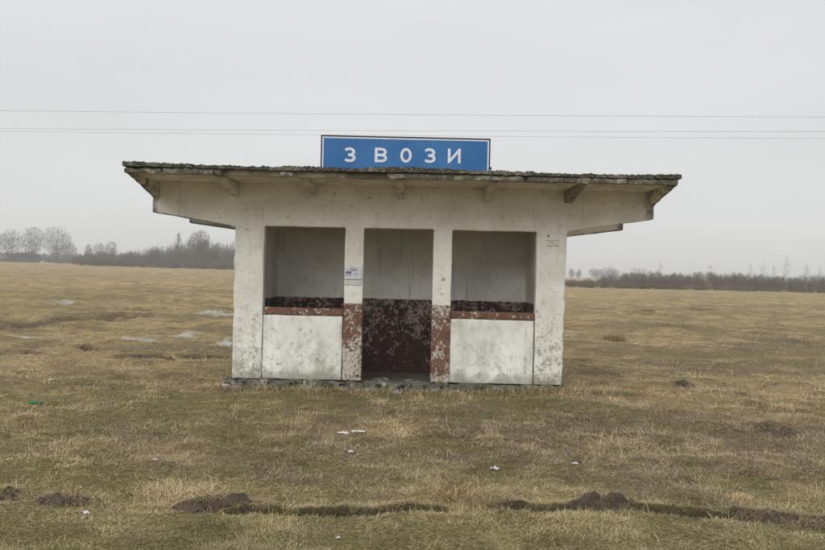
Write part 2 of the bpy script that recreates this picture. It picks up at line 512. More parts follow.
M = {
    'ground': ground_mat('field_ground'),
    'blade': ground_mat('dry_grass', True),
    'front': plaster_mat('whitewashed_front', pillar_rules=True, peel=.75),
    'parapet': plaster_mat('whitewashed_parapet', tint=(.80, .79, .74), grime=.5, smear=True),
    'side': plaster_mat('whitewashed_side'),
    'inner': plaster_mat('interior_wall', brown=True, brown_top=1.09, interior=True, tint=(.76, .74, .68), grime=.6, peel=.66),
    'ledge': plaster_mat('brown_ledge', brown=True, brown_top=9., peel=.35),
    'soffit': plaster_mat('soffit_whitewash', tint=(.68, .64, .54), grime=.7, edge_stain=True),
    'slab': concrete_mat('weathered_slab', (.27, .25, .20), .35, .85),
    'cover': concrete_mat('mossy_roof_cover', (.20, .185, .145), .5, 1.),
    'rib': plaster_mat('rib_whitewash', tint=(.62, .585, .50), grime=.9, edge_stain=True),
    'rib_dark': concrete_mat('stained_rib', (.42, .385, .31), .2, .5, .6),
    'foot': concrete_mat('rubble_footing', (.36, .34, .285), .25, .8),
    'floor': concrete_mat('dirty_floor', (.13, .115, .09), .15, .5),
    'rubble': concrete_mat('rubble_stone', (.40, .38, .325), .15, .5),
    'soil': concrete_mat('dark_earth', (.10, .074, .054), .0, .5, 0., 0.),
    'bark': bark_mat('grey_brown_bark', (.062, .055, .05)),
    'thicket': bark_mat('brush_twigs', (.155, .13, .108)),
    'rust': bark_mat('reddish_brush_twigs', (.17, .13, .095)),
    'birch': simple_mat('birch_bark', (.46, .45, .42), .8, .25, 3.),
    'snow': None,
    'paper': simple_mat('white_paper', (.62, .63, .66), .7, .12, 30.),
    'litter': simple_mat('white_litter', (.60, .60, .59), .6, .15, 30.),
    'ink': simple_mat('blue_violet_ink', (.13, .11, .28), .7, .2, 60.),
    'pencil': simple_mat('faded_grey_print', (.40, .375, .33), .9, .3, 40.),
    'hole': simple_mat('dark_hole', (.03, .026, .02), 1., .2, 40.),
    'steel': simple_mat('dark_steel', (.05, .05, .055), .6, .3, 20.),
    'wire': simple_mat('wire_metal', (.10, .10, .11), .6, .1, 2.),
    'green_plastic': simple_mat('green_plastic', (.02, .16, .06), .35, .2, 20.),
    'house_white': simple_mat('far_white_wall', (.72, .72, .70), .9, .1, 1.),
    'house_roof': simple_mat('far_grey_roof', (.13, .12, .115), .9, .1, 1.),
    'glass_dark': simple_mat('dark_window_glass', (.03, .035, .04), .2, .1, 1.),
}
def snow_mat():
    m, nt, b = new_mat('old_snow')
    g = nt.nodes.new('ShaderNodeNewGeometry')
    n = noise_n(nt, g.outputs['Position'], 2.4, 8, .7)
    nt.links.new(mixc(nt, ramp(nt, n, .44, .58), (.40, .39, .365), (.27, .23, .15)), b.inputs['Base Color'])
    b.inputs['Roughness'].default_value = .6
    return m
M['snow'] = snow_mat()
def sign_blue():
    m, nt, b = new_mat('sign_blue_paint')
    g = nt.nodes.new('ShaderNodeNewGeometry')
    n = noise_n(nt, g.outputs['Position'], 2.5, 5)
    n2 = noise_n(nt, g.outputs['Position'], 40., 4)
    c = mixc(nt, ramp(nt, n, .3, .7), (.024, .120, .32), (.040, .160, .39))
    c = mixc(nt, ramp(nt, n2, .62, .75, 0, .4), c, (.12, .2, .36))
    nt.links.new(c, b.inputs['Base Color'])
    b.inputs['Roughness'].default_value = .45
    return m
M['blue'] = sign_blue()
M['sign_white'] = simple_mat('sign_white_paint', (.66, .69, .76), .5, .08, 20.)


# ------------------------------------------------------------------ object helpers
def tag(o, label=None, cat=None, group=None, kind=None):
    if label: o['label'] = label
    if cat: o['category'] = cat
    if group: o['group'] = group
    if kind: o['kind'] = kind
    return o

def link(name, me, mat=None, parent=None, smooth=False):
    o = bpy.data.objects.new(name, me)
    COL.objects.link(o)
    if mat is not None: me.materials.append(mat)
    if parent is not None: o.parent = parent
    if smooth:
        me.polygons.foreach_set('use_smooth', np.ones(len(me.polygons), bool))
    return o

def empty(name, loc=(0, 0, 0), rz=0.):
    o = bpy.data.objects.new(name, None)
    o.location = loc; o.rotation_euler = (0, 0, rz)
    o.empty_display_size = .2
    COL.objects.link(o)
    return o

def np_mesh(name, verts, faces_flat, sizes):
    """fast mesh from numpy arrays; faces_flat = loop vertex ids, sizes = loops per face"""
    me = bpy.data.meshes.new(name)
    nv = len(verts)
    me.vertices.add(nv)
    me.vertices.foreach_set('co', np.asarray(verts, np.float32).ravel())
    me.loops.add(len(faces_flat))
    me.loops.foreach_set('vertex_index', np.asarray(faces_flat, np.int32))
    me.polygons.add(len(sizes))
    starts = np.concatenate([[0], np.cumsum(sizes)[:-1]]).astype(np.int32)
    me.polygons.foreach_set('loop_start', starts)
    me.update(calc_edges=True)
    me.validate()
    return me

def seg_lines(brks, step):
    out = [brks[0]]
    for a, b in zip(brks[:-1], brks[1:]):
        n = max(1, int(round((b - a) / step)))
        out += [a + (b - a) * (i + 1) / n for i in range(n)]
    return out

def lattice(name, xs, ys, zs, solid, warp=None, rough=.004, freq=5., parent=None, mat=None, bevel=.008, seed=0., smooth=True):
    """solid made of lattice cells; welded, warped, then roughened by a noise field"""
    nx, ny, nz = len(xs) - 1, len(ys) - 1, len(zs) - 1
    S = np.zeros((nx + 2, ny + 2, nz + 2), bool)
    for i in range(nx):
        cx = (xs[i] + xs[i + 1]) / 2
        for j in range(ny):
            cy = (ys[j] + ys[j + 1]) / 2
            for k in range(nz):
                S[i + 1, j + 1, k + 1] = solid(cx, cy, (zs[k] + zs[k + 1]) / 2)
    vid = {}; verts = []; faces = []
    def v(i, j, k):
        key = (i, j, k)
        if key not in vid:
            vid[key] = len(verts)
            verts.append((xs[i], ys[j], zs[k]))
        return vid[key]
    idx = np.argwhere(S)
    for a, b_, c in idx:
        i, j, k = a - 1, b_ - 1, c - 1
        if not S[a - 1, b_, c]: faces.append((v(i, j, k), v(i, j, k + 1), v(i, j + 1, k + 1), v(i, j + 1, k)))
        if not S[a + 1, b_, c]: faces.append((v(i + 1, j, k), v(i + 1, j + 1, k), v(i + 1, j + 1, k + 1), v(i + 1, j, k + 1)))
        if not S[a, b_ - 1, c]: faces.append((v(i, j, k), v(i + 1, j, k), v(i + 1, j, k + 1), v(i, j, k + 1)))
        if not S[a, b_ + 1, c]: faces.append((v(i, j + 1, k), v(i, j + 1, k + 1), v(i + 1, j + 1, k + 1), v(i + 1, j + 1, k)))
        if not S[a, b_, c - 1]: faces.append((v(i, j, k), v(i, j + 1, k), v(i + 1, j + 1, k), v(i + 1, j, k)))
        if not S[a, b_, c + 1]: faces.append((v(i, j, k + 1), v(i + 1, j, k + 1), v(i + 1, j + 1, k + 1), v(i, j + 1, k + 1)))
    out = []
    for p in verts:
        q = Vector(warp(*p)) if warp else Vector(p)
        d = mnoise.noise_vector(q * freq + Vector((seed, 0, 0))) * rough + mnoise.noise_vector(q * freq * 4 + Vector((0, seed, 5))) * rough * .45
        out.append(q + d)
    me = bpy.data.meshes.new(name)
    me.from_pydata(out, [], faces)
    me.update()
    o = link(name, me, mat, parent, smooth)
    if bevel:
        bv = o.modifiers.new('bevel', 'BEVEL')
        bv.width = bevel; bv.segments = 2; bv.limit_method = 'ANGLE'; bv.angle_limit = R(48)
    return o

def box_lat(name, x, y, z, step, **kw):
    return lattice(name, seg_lines(x, step), seg_lines(y, step), seg_lines(z, step), lambda *a: True, **kw)


# ================================================================== GROUND
def build_ground():
    a_front = np.arange(-50, 50.01, 0.2)
    a_back = np.concatenate([np.arange(50, 310, 2.5)[1:]])
    ang = np.radians(np.concatenate([a_front, a_back]))
    r = [0.6]
    while r[-1] < 2400:
        rr = r[-1]
        r.append(rr * (1.0035 if 4.8 < rr < 6.6 else 1.0065 if 3.5 < rr < 30 else 1.012 if rr < 120 else 1.03))
    r = np.array(r)
    A, Rr = np.meshgrid(ang, r)
    X = Rr * np.sin(A); Y = -11.5 + Rr * np.cos(A)
    Z = height(X, Y)
    na, nr = len(ang), len(r)
    verts = np.stack([X.ravel(), Y.ravel(), Z.ravel()], 1)
    c0 = np.array([[0, -11.5, float(height(np.array(0.), np.array(-11.5)))]])
    verts = np.concatenate([verts, c0])
    i = np.arange(nr - 1)[:, None] * na; j = np.arange(na)[None, :]; j2 = (j + 1) % na
    q = np.stack([i + j, i + na + j, i + na + j2, i + j2], -1).reshape(-1, 4)
    q = q[:, ::-1]
    t = np.stack([np.full(na, len(verts) - 1), (np.arange(na) + 1) % na, np.arange(na)], -1)[:, ::-1]
    # up-facing winding: angle increases clockwise seen from above
    q = q[:, ::-1]; t = t[:, ::-1]
    flat = np.concatenate([q.ravel(), t.ravel()])
    sizes = np.concatenate([np.full(len(q), 4), np.full(len(t), 3)])
    me = np_mesh('ground', verts, flat, sizes)
    for nm, arr in (('green', green_mask(verts[:, 0], verts[:, 1])), ('soil', rut_field(verts[:, 0], verts[:, 1])[1]),
                    ('pale', pale_mask(verts[:, 0], verts[:, 1]))):
        at_ = me.attributes.new(nm, 'FLOAT', 'POINT')
        at_.data.foreach_set('value', np.asarray(arr, np.float32))
    o = link('ground', me, M['ground'], smooth=True)
    me.update()
    if me.polygons[0].normal.z < 0:
        me.flip_normals()
    tag(o, kind='structure')
    return o
ground = build_ground()

def hz(x, y):
    return float(height(np.array([x]), np.array([y]))[0])


def blades_mesh(name, bx, by, bz, L, W, az, el, bend, tone, extra=None, green=None):
    """bent blades: 2 quads-ish strips (5 verts, quad + tri)"""
    n = len(bx)
    dx, dy = np.cos(az), np.sin(az)
    px, py = -dy, dx
    ce, se = np.cos(el), np.sin(el)
    el2 = el - bend
    mid = np.stack([bx + dx * ce * L * .5, by + dy * ce * L * .5, bz + se * L * .5], 1)
    tip = mid + np.stack([dx * np.cos(el2) * L * .5, dy * np.cos(el2) * L * .5, np.sin(el2) * L * .5], 1)
    base = np.stack([bx, by, bz], 1)
    side = np.stack([px * W * .5, py * W * .5, np.zeros(n)], 1)
    V = np.stack([base - side, base + side, mid + side * .8, mid - side * .8, tip], 1).reshape(-1, 3)
    o = np.arange(n)[:, None] * 5
    quads = o + np.array([[0, 1, 2, 3]]); tris = o + np.array([[3, 2, 4]])
    flat = np.concatenate([quads.ravel(), tris.ravel()])
    sizes = np.concatenate([np.full(n, 4), np.full(n, 3)])
    me = np_mesh(name, V, flat, sizes)
    def put(nm, arr):
        a = me.attributes.new(nm, 'FLOAT', 'POINT')
        a.data.foreach_set('value', np.repeat(np.asarray(arr, np.float32), 5))
    put('tone', tone)
    put('green', green_mask(bx, by) if green is None else np.full(n, green)); put('pale', pale_mask(bx, by))
    put('soil', rut_field(bx, by)[1] if extra is None else extra)
    return me

def build_grass():
    n = 900000
    u = rng.random(n)
    r0, r1 = 3.6, 60.0
    ra = 1 / (1 / r0 + u * (1 / r1 - 1 / r0))
    rb = r0 * (r1 / r0) ** u
    r = np.where(rng.random(n) < .5, ra, rb)
    a = np.radians(rng.uniform(-36, 36, n))
    x = r * np.sin(a); y = -11.5 + r * np.cos(a)
    soil = rut_field(x, y)[1]
    lush = fbm(x, y, .45, 3, 101)
    keep = (house_d(x, y) > 0.03) & (rng.random(n) > soil * np.where(r > 9, .98, .95)) & (rng.random(n) < (.45 + .9 * sstep(.3, .65, lush)) * (1 - .8 * sstep(25, 60, r)))
    x, y, r = x[keep], y[keep], r[keep]
    n = len(x)
    lush = fbm(x, y, .45, 3, 101)
    # combed direction field: dead grass lies in swirls
    az = fbm(x, y, .7, 3, 120) * 16 + rng.normal(0, 1.1, n)
    nr_ = 1 - sstep(8, 22, r)
    el = np.abs(rng.normal(.10, .22, n)) * (.35 + .65 * nr_) + .03
    el = np.where((fbm(x, y, .30, 2, 151) > .62), el + .25, el)
    el = np.where(rng.random(n) < .05 * nr_, rng.uniform(.6, 1.3, n), el)
    L = rng.gamma(3., .0155, n) * (.6 + .8 * lush) * (1 + .02 * r)
    W = (.0010 + .00042 * r) * rng.uniform(.5, 1.4, n)
    g = green_mask(x, y)
    L = L * (1 - .45 * g)
    z = height(x, y) + rng.uniform(-.004, .012, n)
    tone = rng.random(n) ** .8
    tone = np.clip(tone * .75 + .5 * (fbm(x, y, .22, 2, 140) - .3), 0, 1)
    me = blades_mesh('grass', x, y, z, L, W, az, el, rng.uniform(-.2, .6, n), tone)
    o = link('grass', me, M['blade'])
    tag(o, 'matted dry yellow brown grass of the field with greener patches', 'grass', kind='stuff')
build_grass()

def build_weeds():
    rg = np.random.default_rng(44)
    X, Y, = [], []
    for sx, sy, r, s_ in SPOTS:
        if s_ > .65: continue
        n = int(5200 * r)
        X.append(sx + rg.normal(0, r * 1.0, n)); Y.append(sy + rg.normal(0, r * .8, n))
    # crumbs of straw hanging over both rims of the near furrow
    for pts, w, d, s_ in RUTS[:2]:
        P = np.array(pts)
        n = 5200
        xx = rg.uniform(P[:, 0].min(), P[:, 0].max(), n)
        X.append(xx); Y.append(np.interp(xx, P[:, 0], P[:, 1]) + rg.normal(.09, .07, n))
    x, y = np.concatenate(X), np.concatenate(Y)
    k = (house_d(x, y) > .05) & (fbm(x, y, .16, 3, 160) > .46)
    x, y = x[k], y[k]; n = len(x); d = np.hypot(x, y + 11.5)
    me = blades_mesh('dead_weeds', x, y, height(x, y), rg.gamma(3, .022, n), (.0012 + .0003 * d) * rg.uniform(.6, 1.2, n), rg.uniform(0, 6.28, n),
                     np.abs(rg.normal(.2, .35, n)), rg.uniform(-.3, 1., n), rg.uniform(.05, .95, n), extra=np.full(n, .45), green=0.)
    tag(link('dead_weeds', me, M['blade']), 'tangled grey brown dead weeds matted in patches over the grass', 'dead weeds', kind='stuff')
build_weeds()


# ================================================================== BUS SHELTER
XL, XR = -2.38, 2.05
TL, TR = -3.49, 3.20          # wing tips
ZT = 2.665                    # soffit level
shelter = empty('bus_shelter', (-.165, 0.8, -.08))
tag(shelter, 'whitewashed concrete bus shelter with brown painted doorway pillars and a wide flat mossy roof', 'bus shelter')
OFF = Vector((.165, -.8, .08))
class Base:                      # parts are modelled in world coordinates, children of the empty
    pass
def adopt(o, parent=shelter):
    o.parent = parent
    p = parent
    off = Vector((0, 0, 0))
    while p is not None:
        off += p.location
        p = p.parent
    o.location = o.location - off
    return o

W1, DR, W2 = (-1.99, -.91), (-.66, .27), (.52, 1.65)
def front_solid(x, y, z):
    if x < XL or x > XR:
        return z > 2.08
    if z > 2.08: return True
    if W1[0] < x < W1[1] or W2[0] < x < W2[1] or DR[0] < x < DR[1]: return False
    return True

def wing_warp(x, y, z):
    if z < ZT and (x < XL or x > XR) and z >= 2.08 - 1e-6:
        t = (XL - x) / (XL - TL) if x < XL else (x - XR) / (TR - XR)
        if y < 1: zb = 2.045 + .185 * t if x < 0 else 2.10 + .18 * t
        else: zb = 2.05 + .14 * t if x < 0 else 2.06 + .16 * t
        s = (z - 2.08) / (ZT - 2.08)
        z = zb + (ZT - zb) * s
    if z < 2.0 and x > 1.9:      # worn outer corner on the right
        x -= .03 * (1 - z / 2.0) + .02 * min(1, (2.0 - z) * 2) * mnoise.noise(Vector((z * 5, 3.1, y * 3)))
    if z < 2.0 and x < -2.3:
        x += .014 * min(1, (2.0 - z) * 2) * mnoise.noise(Vector((z * 6, 9.1, y * 3)))
    return (x, y, z)

fw = lattice('front_wall', seg_lines([TL, XL, W1[0], W1[1], DR[0], DR[1], W2[0], W2[1], XR, TR], .04),
             seg_lines([0, .2], .07), seg_lines([.035, 1.0, 2.08, ZT], .04), front_solid, wing_warp,
             rough=.006, freq=4., mat=M['front'], bevel=.012)
adopt(fw)

def rear_solid(x, y, z):
    return z > 2.08 if (x < XL or x > XR) else True
rb = lattice('rear_wall', seg_lines([TL + .06, XL, XR, TR], .08), [1.66, 1.75, 1.84], seg_lines([-.04, 2.08, ZT], .08), rear_solid, wing_warp,
             rough=.005, freq=4., mat=M['front'], bevel=.012, seed=3.)
adopt(rb)
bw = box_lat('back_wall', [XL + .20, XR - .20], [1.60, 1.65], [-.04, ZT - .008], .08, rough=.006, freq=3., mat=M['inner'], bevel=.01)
adopt(bw)
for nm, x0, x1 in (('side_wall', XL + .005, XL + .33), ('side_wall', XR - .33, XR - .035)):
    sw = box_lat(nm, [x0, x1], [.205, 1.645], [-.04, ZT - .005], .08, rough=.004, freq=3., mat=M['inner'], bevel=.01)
    sw.data.materials.append(M['front'])                 # outer face is plain whitewash
    for pol in sw.data.polygons:
        if pol.normal.x * (1 if x0 > 0 else -1) > .7: pol.material_index = 1
    adopt(sw)
for (a, b) in (W1, W2):
    p = box_lat('parapet', [a + .004, b - .012], [.018, .17], [.035, .895], .04, rough=.006, freq=5., mat=M['parapet'], bevel=.012, seed=a)
    adopt(p)
    l = box_lat('window_ledge', [a + .003, b - .003], [.002, .20], [.897, .992], .03, rough=.007, freq=6., mat=M['ledge'], bevel=.012, seed=a)
    adopt(l)

# roof slab with a broken lower front edge, and the mossy crumbling cover on top
def slab_solid(x, y, z):
    if y < -1.03 and z < 2.70:
        n = mnoise.noise(Vector((x * 2.1, 0, 3.3)))
        if -2.35 < x < -1.1 or -.95 < x < -.35: return n > .3
        return n > -.42
    return True
def slab_warp(x, y, z):
    if y < -1.0: y += .008 * math.sin(x * 3.1)
    return (x, y, z + .004 * math.sin(x * 2.2))
slab = lattice('roof_slab', seg_lines([TL, TR - .02], .05), [-1.09, -1.06, -1.02, -.9, -.6, -.3, 0, .4, .8, 1.2, 1.6, 2.0, 2.3], [ZT - .03, ZT, 2.697],
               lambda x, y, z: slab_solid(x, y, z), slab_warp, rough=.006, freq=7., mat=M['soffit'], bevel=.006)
adopt(slab)
# lower lip: drip edge
lip_runs = [(-3.5, -3.06), (-3.03, -2.42), (-1.62, -1.47), (-.30, .39), (.46, 1.31), (1.36, 2.02), (2.10, 2.55), (2.58, 3.16)]
for a, b in lip_runs:
    lp = box_lat('drip_edge', [a, b], [-1.122, -1.098], [2.626 + .010 * mnoise.noise(Vector((a * 3, 1, 1))), 2.678], .018, rough=.016, freq=9., mat=M['slab'], bevel=.005, seed=a)
    adopt(lp)
def cover_solid(x, y, z):
    if y < -1.105:
        return mnoise.noise(Vector((x * 2.7, 7.1, 0))) + .5 * mnoise.noise(Vector((x * 13, 2.1, 0))) > -.42
    return True
def cover_warp(x, y, z):
    e = mnoise.noise(Vector((x * 1.3, 1.7, 0))) * .022 + mnoise.noise(Vector((x * 9., 3.7, y * 4))) * .010 + mnoise.noise(Vector((x * 37., 8.7, y * 9))) * .013
    k = (z - 2.70) / .04
    c = mnoise.noise(Vector((x * 14., 21., 0))) * .008
    return (x, y + (.010 * mnoise.noise(Vector((x * 23., z * 60, 4.))) if y < -1.1 else 0), z + e * k + c * (1 - k) + .006 * math.sin(x * 1.7 + 1))
cover = lattice('roof_cover', seg_lines([TL - .03, TR + .01], .014), [-1.135, -1.12, -1.10, -1.06, -.9, -.5, 0, .6, 1.2, 1.8, 2.34], [2.70, 2.712, 2.724, 2.736, 2.748],
                cover_solid, cover_warp, rough=.004, freq=30., mat=M['cover'], bevel=0, smooth=False)
adopt(cover)

# ribs (triangular brackets) under the overhang
def rib(x0, x1, drop, mat, label=None, front=-1.094, tip=.008, seed=0.):
    xs = seg_lines([x0, x1], .035)
    ys = seg_lines([front, -.004], .05)
    zs = [0, .25, .5, .75, 1.0]
    def wp(x, y, z):
        t = (y - front) / (-.004 - front)
        d = tip + (drop - tip) * t ** 1.15
        top = ZT - .033
        return (x, y, top - d * (1 - z))
    o = lattice('roof_rib', xs, ys, zs, lambda *a: True, wp, rough=.006, freq=8., mat=mat, bevel=.008, seed=seed)
    if label: o['label'] = label
    adopt(o)
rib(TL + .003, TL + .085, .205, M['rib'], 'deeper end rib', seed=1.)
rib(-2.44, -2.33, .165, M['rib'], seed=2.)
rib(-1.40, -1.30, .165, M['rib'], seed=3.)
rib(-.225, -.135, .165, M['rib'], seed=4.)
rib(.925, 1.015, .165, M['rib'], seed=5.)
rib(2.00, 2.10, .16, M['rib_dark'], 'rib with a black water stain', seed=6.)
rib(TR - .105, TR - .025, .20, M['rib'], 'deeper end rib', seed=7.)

# footing, floor and step
def foot_solid(x, y, z):
    if y < -.02:
        n = mnoise.noise(Vector((x * 7, z * 14, y * 9))) + .5 * mnoise.noise(Vector((x * 19, z * 9, 1.)))
        if x > .95: return n > .25 and z < .0 and y > -.06
        return n > -.45 + (z + .1) * 2.2 + max(0, -.05 - y) * 5 * (1.2 if x > -2.2 else .3)
    return True
ft = lattice('footing', seg_lines([XL - .10, XR + .02], .035), [-.17, -.13, -.09, -.05, -.015, .25], [-.22, -.17, -.13, -.09, -.05, -.01, .028],
             foot_solid, None, rough=.034, freq=9., mat=M['foot'], bevel=.006)
adopt(ft)
fl = box_lat('floor', [XL + .34, XR - .34], [.26, 1.60], [-.15, -.02], .06, rough=.012, freq=5., mat=M['floor'], bevel=.01)
adopt(fl)

# small scars and faint print on the pillars
def flat_marks(name, rects, y, mat, parent=shelter, th=.002):
    bm = bmesh.new()
    for (x0, z0, x1, z1) in rects:
        vs = [bm.verts.new(p) for p in ((x0, y, z0), (x1, y, z0), (x1, y, z1), (x0, y, z1), (x0, y + th, z0), (x1, y + th, z0), (x1, y + th, z1), (x0, y + th, z1))]
        for f in ((0, 1, 2, 3), (4, 7, 6, 5), (0, 4, 5, 1), (1, 5, 6, 2), (2, 6, 7, 3), (3, 7, 4, 0)):
            bm.faces.new([vs[i] for i in f])
    me = bpy.data.meshes.new(name); bm.to_mesh(me); bm.free()
    o = link(name, me, mat)
    return adopt(o, parent)

def blob(name, cx, cz, rx, rz, y, mat, seed):
    bm = bmesh.new(); k = 12
    fr = [bm.verts.new((cx + rx * math.cos(t) * (1 + .35 * mnoise.noise(Vector((math.cos(t), math.sin(t), seed)))), y,
                        cz + rz * math.sin(t) * (1 + .35 * mnoise.noise(Vector((math.cos(t), math.sin(t), seed)))))) for t in [2 * math.pi * i / k for i in range(k)]]
    c = bm.verts.new((cx, y - .003, cz))
    for i in range(k): bm.faces.new((c, fr[i], fr[(i + 1) % k]))
    me = bpy.data.meshes.new(name); bm.to_mesh(me); bm.free()
    return adopt(link(name, me, mat))
blob('hole', 1.80, 2.03, .009, .02, -.009, M['hole'], 1.)
blob('plaster_scar', .412, 1.42, .018, .026, -.009, M['pencil'], 2.)
def print_rows(rows, x0, seed):
    rd = random.Random(seed); out = []
    for (z, h, w, off) in rows:
        x = x0 + off; xe = x + w
        while x < xe:
            l = rd.uniform(.008, .02)
            out.append((x, z, min(x + l, xe), z + h))
            x += l + rd.uniform(.003, .009)
    return out
for row in ((1.968, .009, .17, 0), (1.938, .007, .10, .03), (1.895, .012, .17, .01)):
    flat_marks('faded_print', print_rows([row], 1.765, int(row[0] * 1000)), -.0095, M['pencil'])

# thin reddish joint line where the right parapet meets its pillar
flat_marks('joint_line', [(1.640, .06, 1.646, .88)], .0125, M['ledge'])


# ================================================================== NOTICES on the left pillar
def notice(name, x0, z0, x1, z1, y, label, seed, tilt=0.):
    e = empty(name, ((x0 + x1) / 2, y, (z0 + z1) / 2))
    e.rotation_euler = (0, tilt, 0)
    w, h = (x1 - x0) / 2, (z1 - z0) / 2
    nx, nz = 10, 8
    bm = bmesh.new(); g = {}
    for i in range(nx + 1):
        for k in range(nz + 1):
            x = -w + 2 * w * i / nx; z = -h + 2 * h * k / nz
            n = mnoise.noise(Vector((x * 14, z * 14, seed)))
            if k == 0: z += .012 * mnoise.noise(Vector((x * 40, seed, 0)))
            g[i, k] = bm.verts.new((x, -.003 + .003 * n, z))
    for i in range(nx):
        for k in range(nz):
            bm.faces.new((g[i, k], g[i + 1, k], g[i + 1, k + 1], g[i, k + 1]))
    me = bpy.data.meshes.new('sheet'); bm.to_mesh(me); bm.free()
    s = link('sheet', me, M['paper'], e, True)
    sm = s.modifiers.new('thickness', 'SOLIDIFY'); sm.thickness = .0012; sm.offset = 1
    return tag(e, label, 'notice'), w, h
def rects_child(e, rects, y, mat, nm='printed_text'):
    bm = bmesh.new()
    for (x0, z0, x1, z1) in rects:
        vs = [bm.verts.new(p) for p in ((x0, y, z0), (x1, y, z0), (x1, y, z1), (x0, y, z1))]
        bm.faces.new(vs)
    me = bpy.data.meshes.new(nm); bm.to_mesh(me); bm.free()
    o = link(nm, me, mat, e)
    sm = o.modifiers.new('thickness', 'SOLIDIFY'); sm.thickness = .001
n1, w, h = notice('paper_notice', -.905, 1.385, -.675, 1.56, -.010, 'bluish white torn paper notice with violet print pasted on the left doorway pillar', 1.)
rd = random.Random(9)
def txt(x0, z, x1, hh):
    out = []; x = x0
    while x < x1:
        l = rd.uniform(.006, .016); out.append((x, z, min(x + l, x1), z + hh)); x += l + .004
    return out
rects_child(n1, [(-.100, -.005, -.025, .022)] + txt(-.03, .04, .055, .012) + txt(-.045, .065, .05, .006) + txt(.01, .0, .07, .006) + txt(.02, -.015, .06, .005)
            + txt(-.10, -.028, -.01, .006) + [(-.11, .034, .10, .036)], -.0085, M['ink'])
n2, w, h = notice('paper_strip', -.90, 1.318, -.685, 1.372, -.010, 'thin pale paper strip with one faint line of print below the torn notice', 2., tilt=.02)
rects_child(n2, txt(-.09, .004, .09, .008), -.0085, M['pencil'])


# ================================================================== STATION SIGN
def stroke(bm, pts, w, y, th=.004, closed=False):
    """flat stroke of even width along a polyline, in the x-z plane, given thickness"""
    pts = [Vector((p[0], p[1])) for p in pts]
    n = len(pts); Ls = []; Rs = []
    for i in range(n):
        if closed:
            a = pts[(i - 1) % n]; b = pts[(i + 1) % n]
        else:
            a = pts[max(i - 1, 0)]; b = pts[min(i + 1, n - 1)]
        d = (b - a).normalized(); nn = Vector((-d.y, d.x))
        if 0 < i < n - 1 or closed:
            d1 = (pts[i] - a).normalized()
            c = max(.55, nn.dot(Vector((-d1.y, d1.x))))
        else: c = 1
        Ls.append(pts[i] + nn * w / 2 / c); Rs.append(pts[i] - nn * w / 2 / c)
    def quad(p, q, r, s):
        f = [bm.verts.new((v.x, y, v.y)) for v in (p, q, r, s)]
        k = [bm.verts.new((v.x, y + th, v.y)) for v in (p, q, r, s)]
        bm.faces.new(f); bm.faces.new(k[::-1])
        for i in range(4):
            bm.faces.new((f[i], k[i], k[(i + 1) % 4], f[(i + 1) % 4]))
    rng_ = range(n) if closed else range(n - 1)
    for i in rng_:
        j = (i + 1) % n
        quad(Rs[i], Rs[j], Ls[j], Ls[i])

SY = -.60; K = (11.5 + SY) / (11.5 - 1.1)
sx0, sx1, sz0, sz1 = -1.14 * K, .905 * K, 2.755, 1.5 + 1.635 * K
sign = empty('stop_sign', ((sx0 + sx1) / 2, SY, sz0))
tag(sign, 'blue stop name sign with white border and white Cyrillic lettering standing on the roof edge', 'sign')
def sign_part(name, bm, mat):
    me = bpy.data.meshes.new(name); bmesh.ops.recalc_face_normals(bm, faces=bm.faces[:]); bm.to_mesh(me); bm.free()
    o = link(name, me, mat)
    o.parent = sign; o.location = -sign.location
    return o
def add_box(bm, a, b):
    c = [(a[0] + b[0]) / 2, (a[1] + b[1]) / 2, (a[2] + b[2]) / 2]
    r = bmesh.ops.create_cube(bm, size=1, matrix=Matrix.Translation(c) @ Matrix.Diagonal((b[0] - a[0], b[1] - a[1], b[2] - a[2], 1)))
    return r
bm = bmesh.new(); add_box(bm, (sx0 + .006, SY, sz0 + .006), (sx1 - .006, SY + .02, sz1 - .006)); sign_part('panel', bm, M['blue'])
bm = bmesh.new(); t = .013
for a, b in (((sx0, SY - .008, sz0), (sx0 + t, SY + .028, sz1)), ((sx1 - t, SY - .008, sz0), (sx1, SY + .028, sz1)),
             ((sx0 + t, SY - .008, sz1 - t), (sx1 - t, SY + .028, sz1)), ((sx0 + t, SY - .008, sz0), (sx1 - t, SY + .028, sz0 + t))):
    add_box(bm, a, b)
sign_part('frame', bm, M['steel'])
bm = bmesh.new(); o_, t = .019, .017
for a, b in (((sx0 + o_, SY - .003, sz0 + o_), (sx0 + o_ + t, SY, sz1 - o_)), ((sx1 - o_ - t, SY - .003, sz0 + o_), (sx1 - o_, SY, sz1 - o_)),
             ((sx0 + o_ + t, SY - .003, sz1 - o_ - t), (sx1 - o_ - t, SY, sz1 - o_)), ((sx0 + o_ + t, SY - .003, sz0 + o_), (sx1 - o_ - t, SY, sz0 + o_ + t))):
    add_box(bm, a, b)
sign_part('border', bm, M['sign_white'])
for x in (sx0 + .35, sx1 - .35):
    bm = bmesh.new(); add_box(bm, (x, SY + .03, sz0), (x + .04, SY + .07, sz1 - .05)); sign_part('post', bm, M['steel'])
    bm = bmesh.new(); add_box(bm, (x, SY + .07, sz0), (x + .04, SY + .40, sz0 + .035)); sign_part('base_rail', bm, M['steel'])
bm = bmesh.new(); add_box(bm, (sx1 - .040, -1.148, 2.60), (sx1 - .028, -1.142, 2.79)); add_box(bm, (sx1 - .040, -1.142, 2.784), (sx1 - .028, SY - .01, 2.79))
sign_part('anchor_strap', bm, M['steel'])

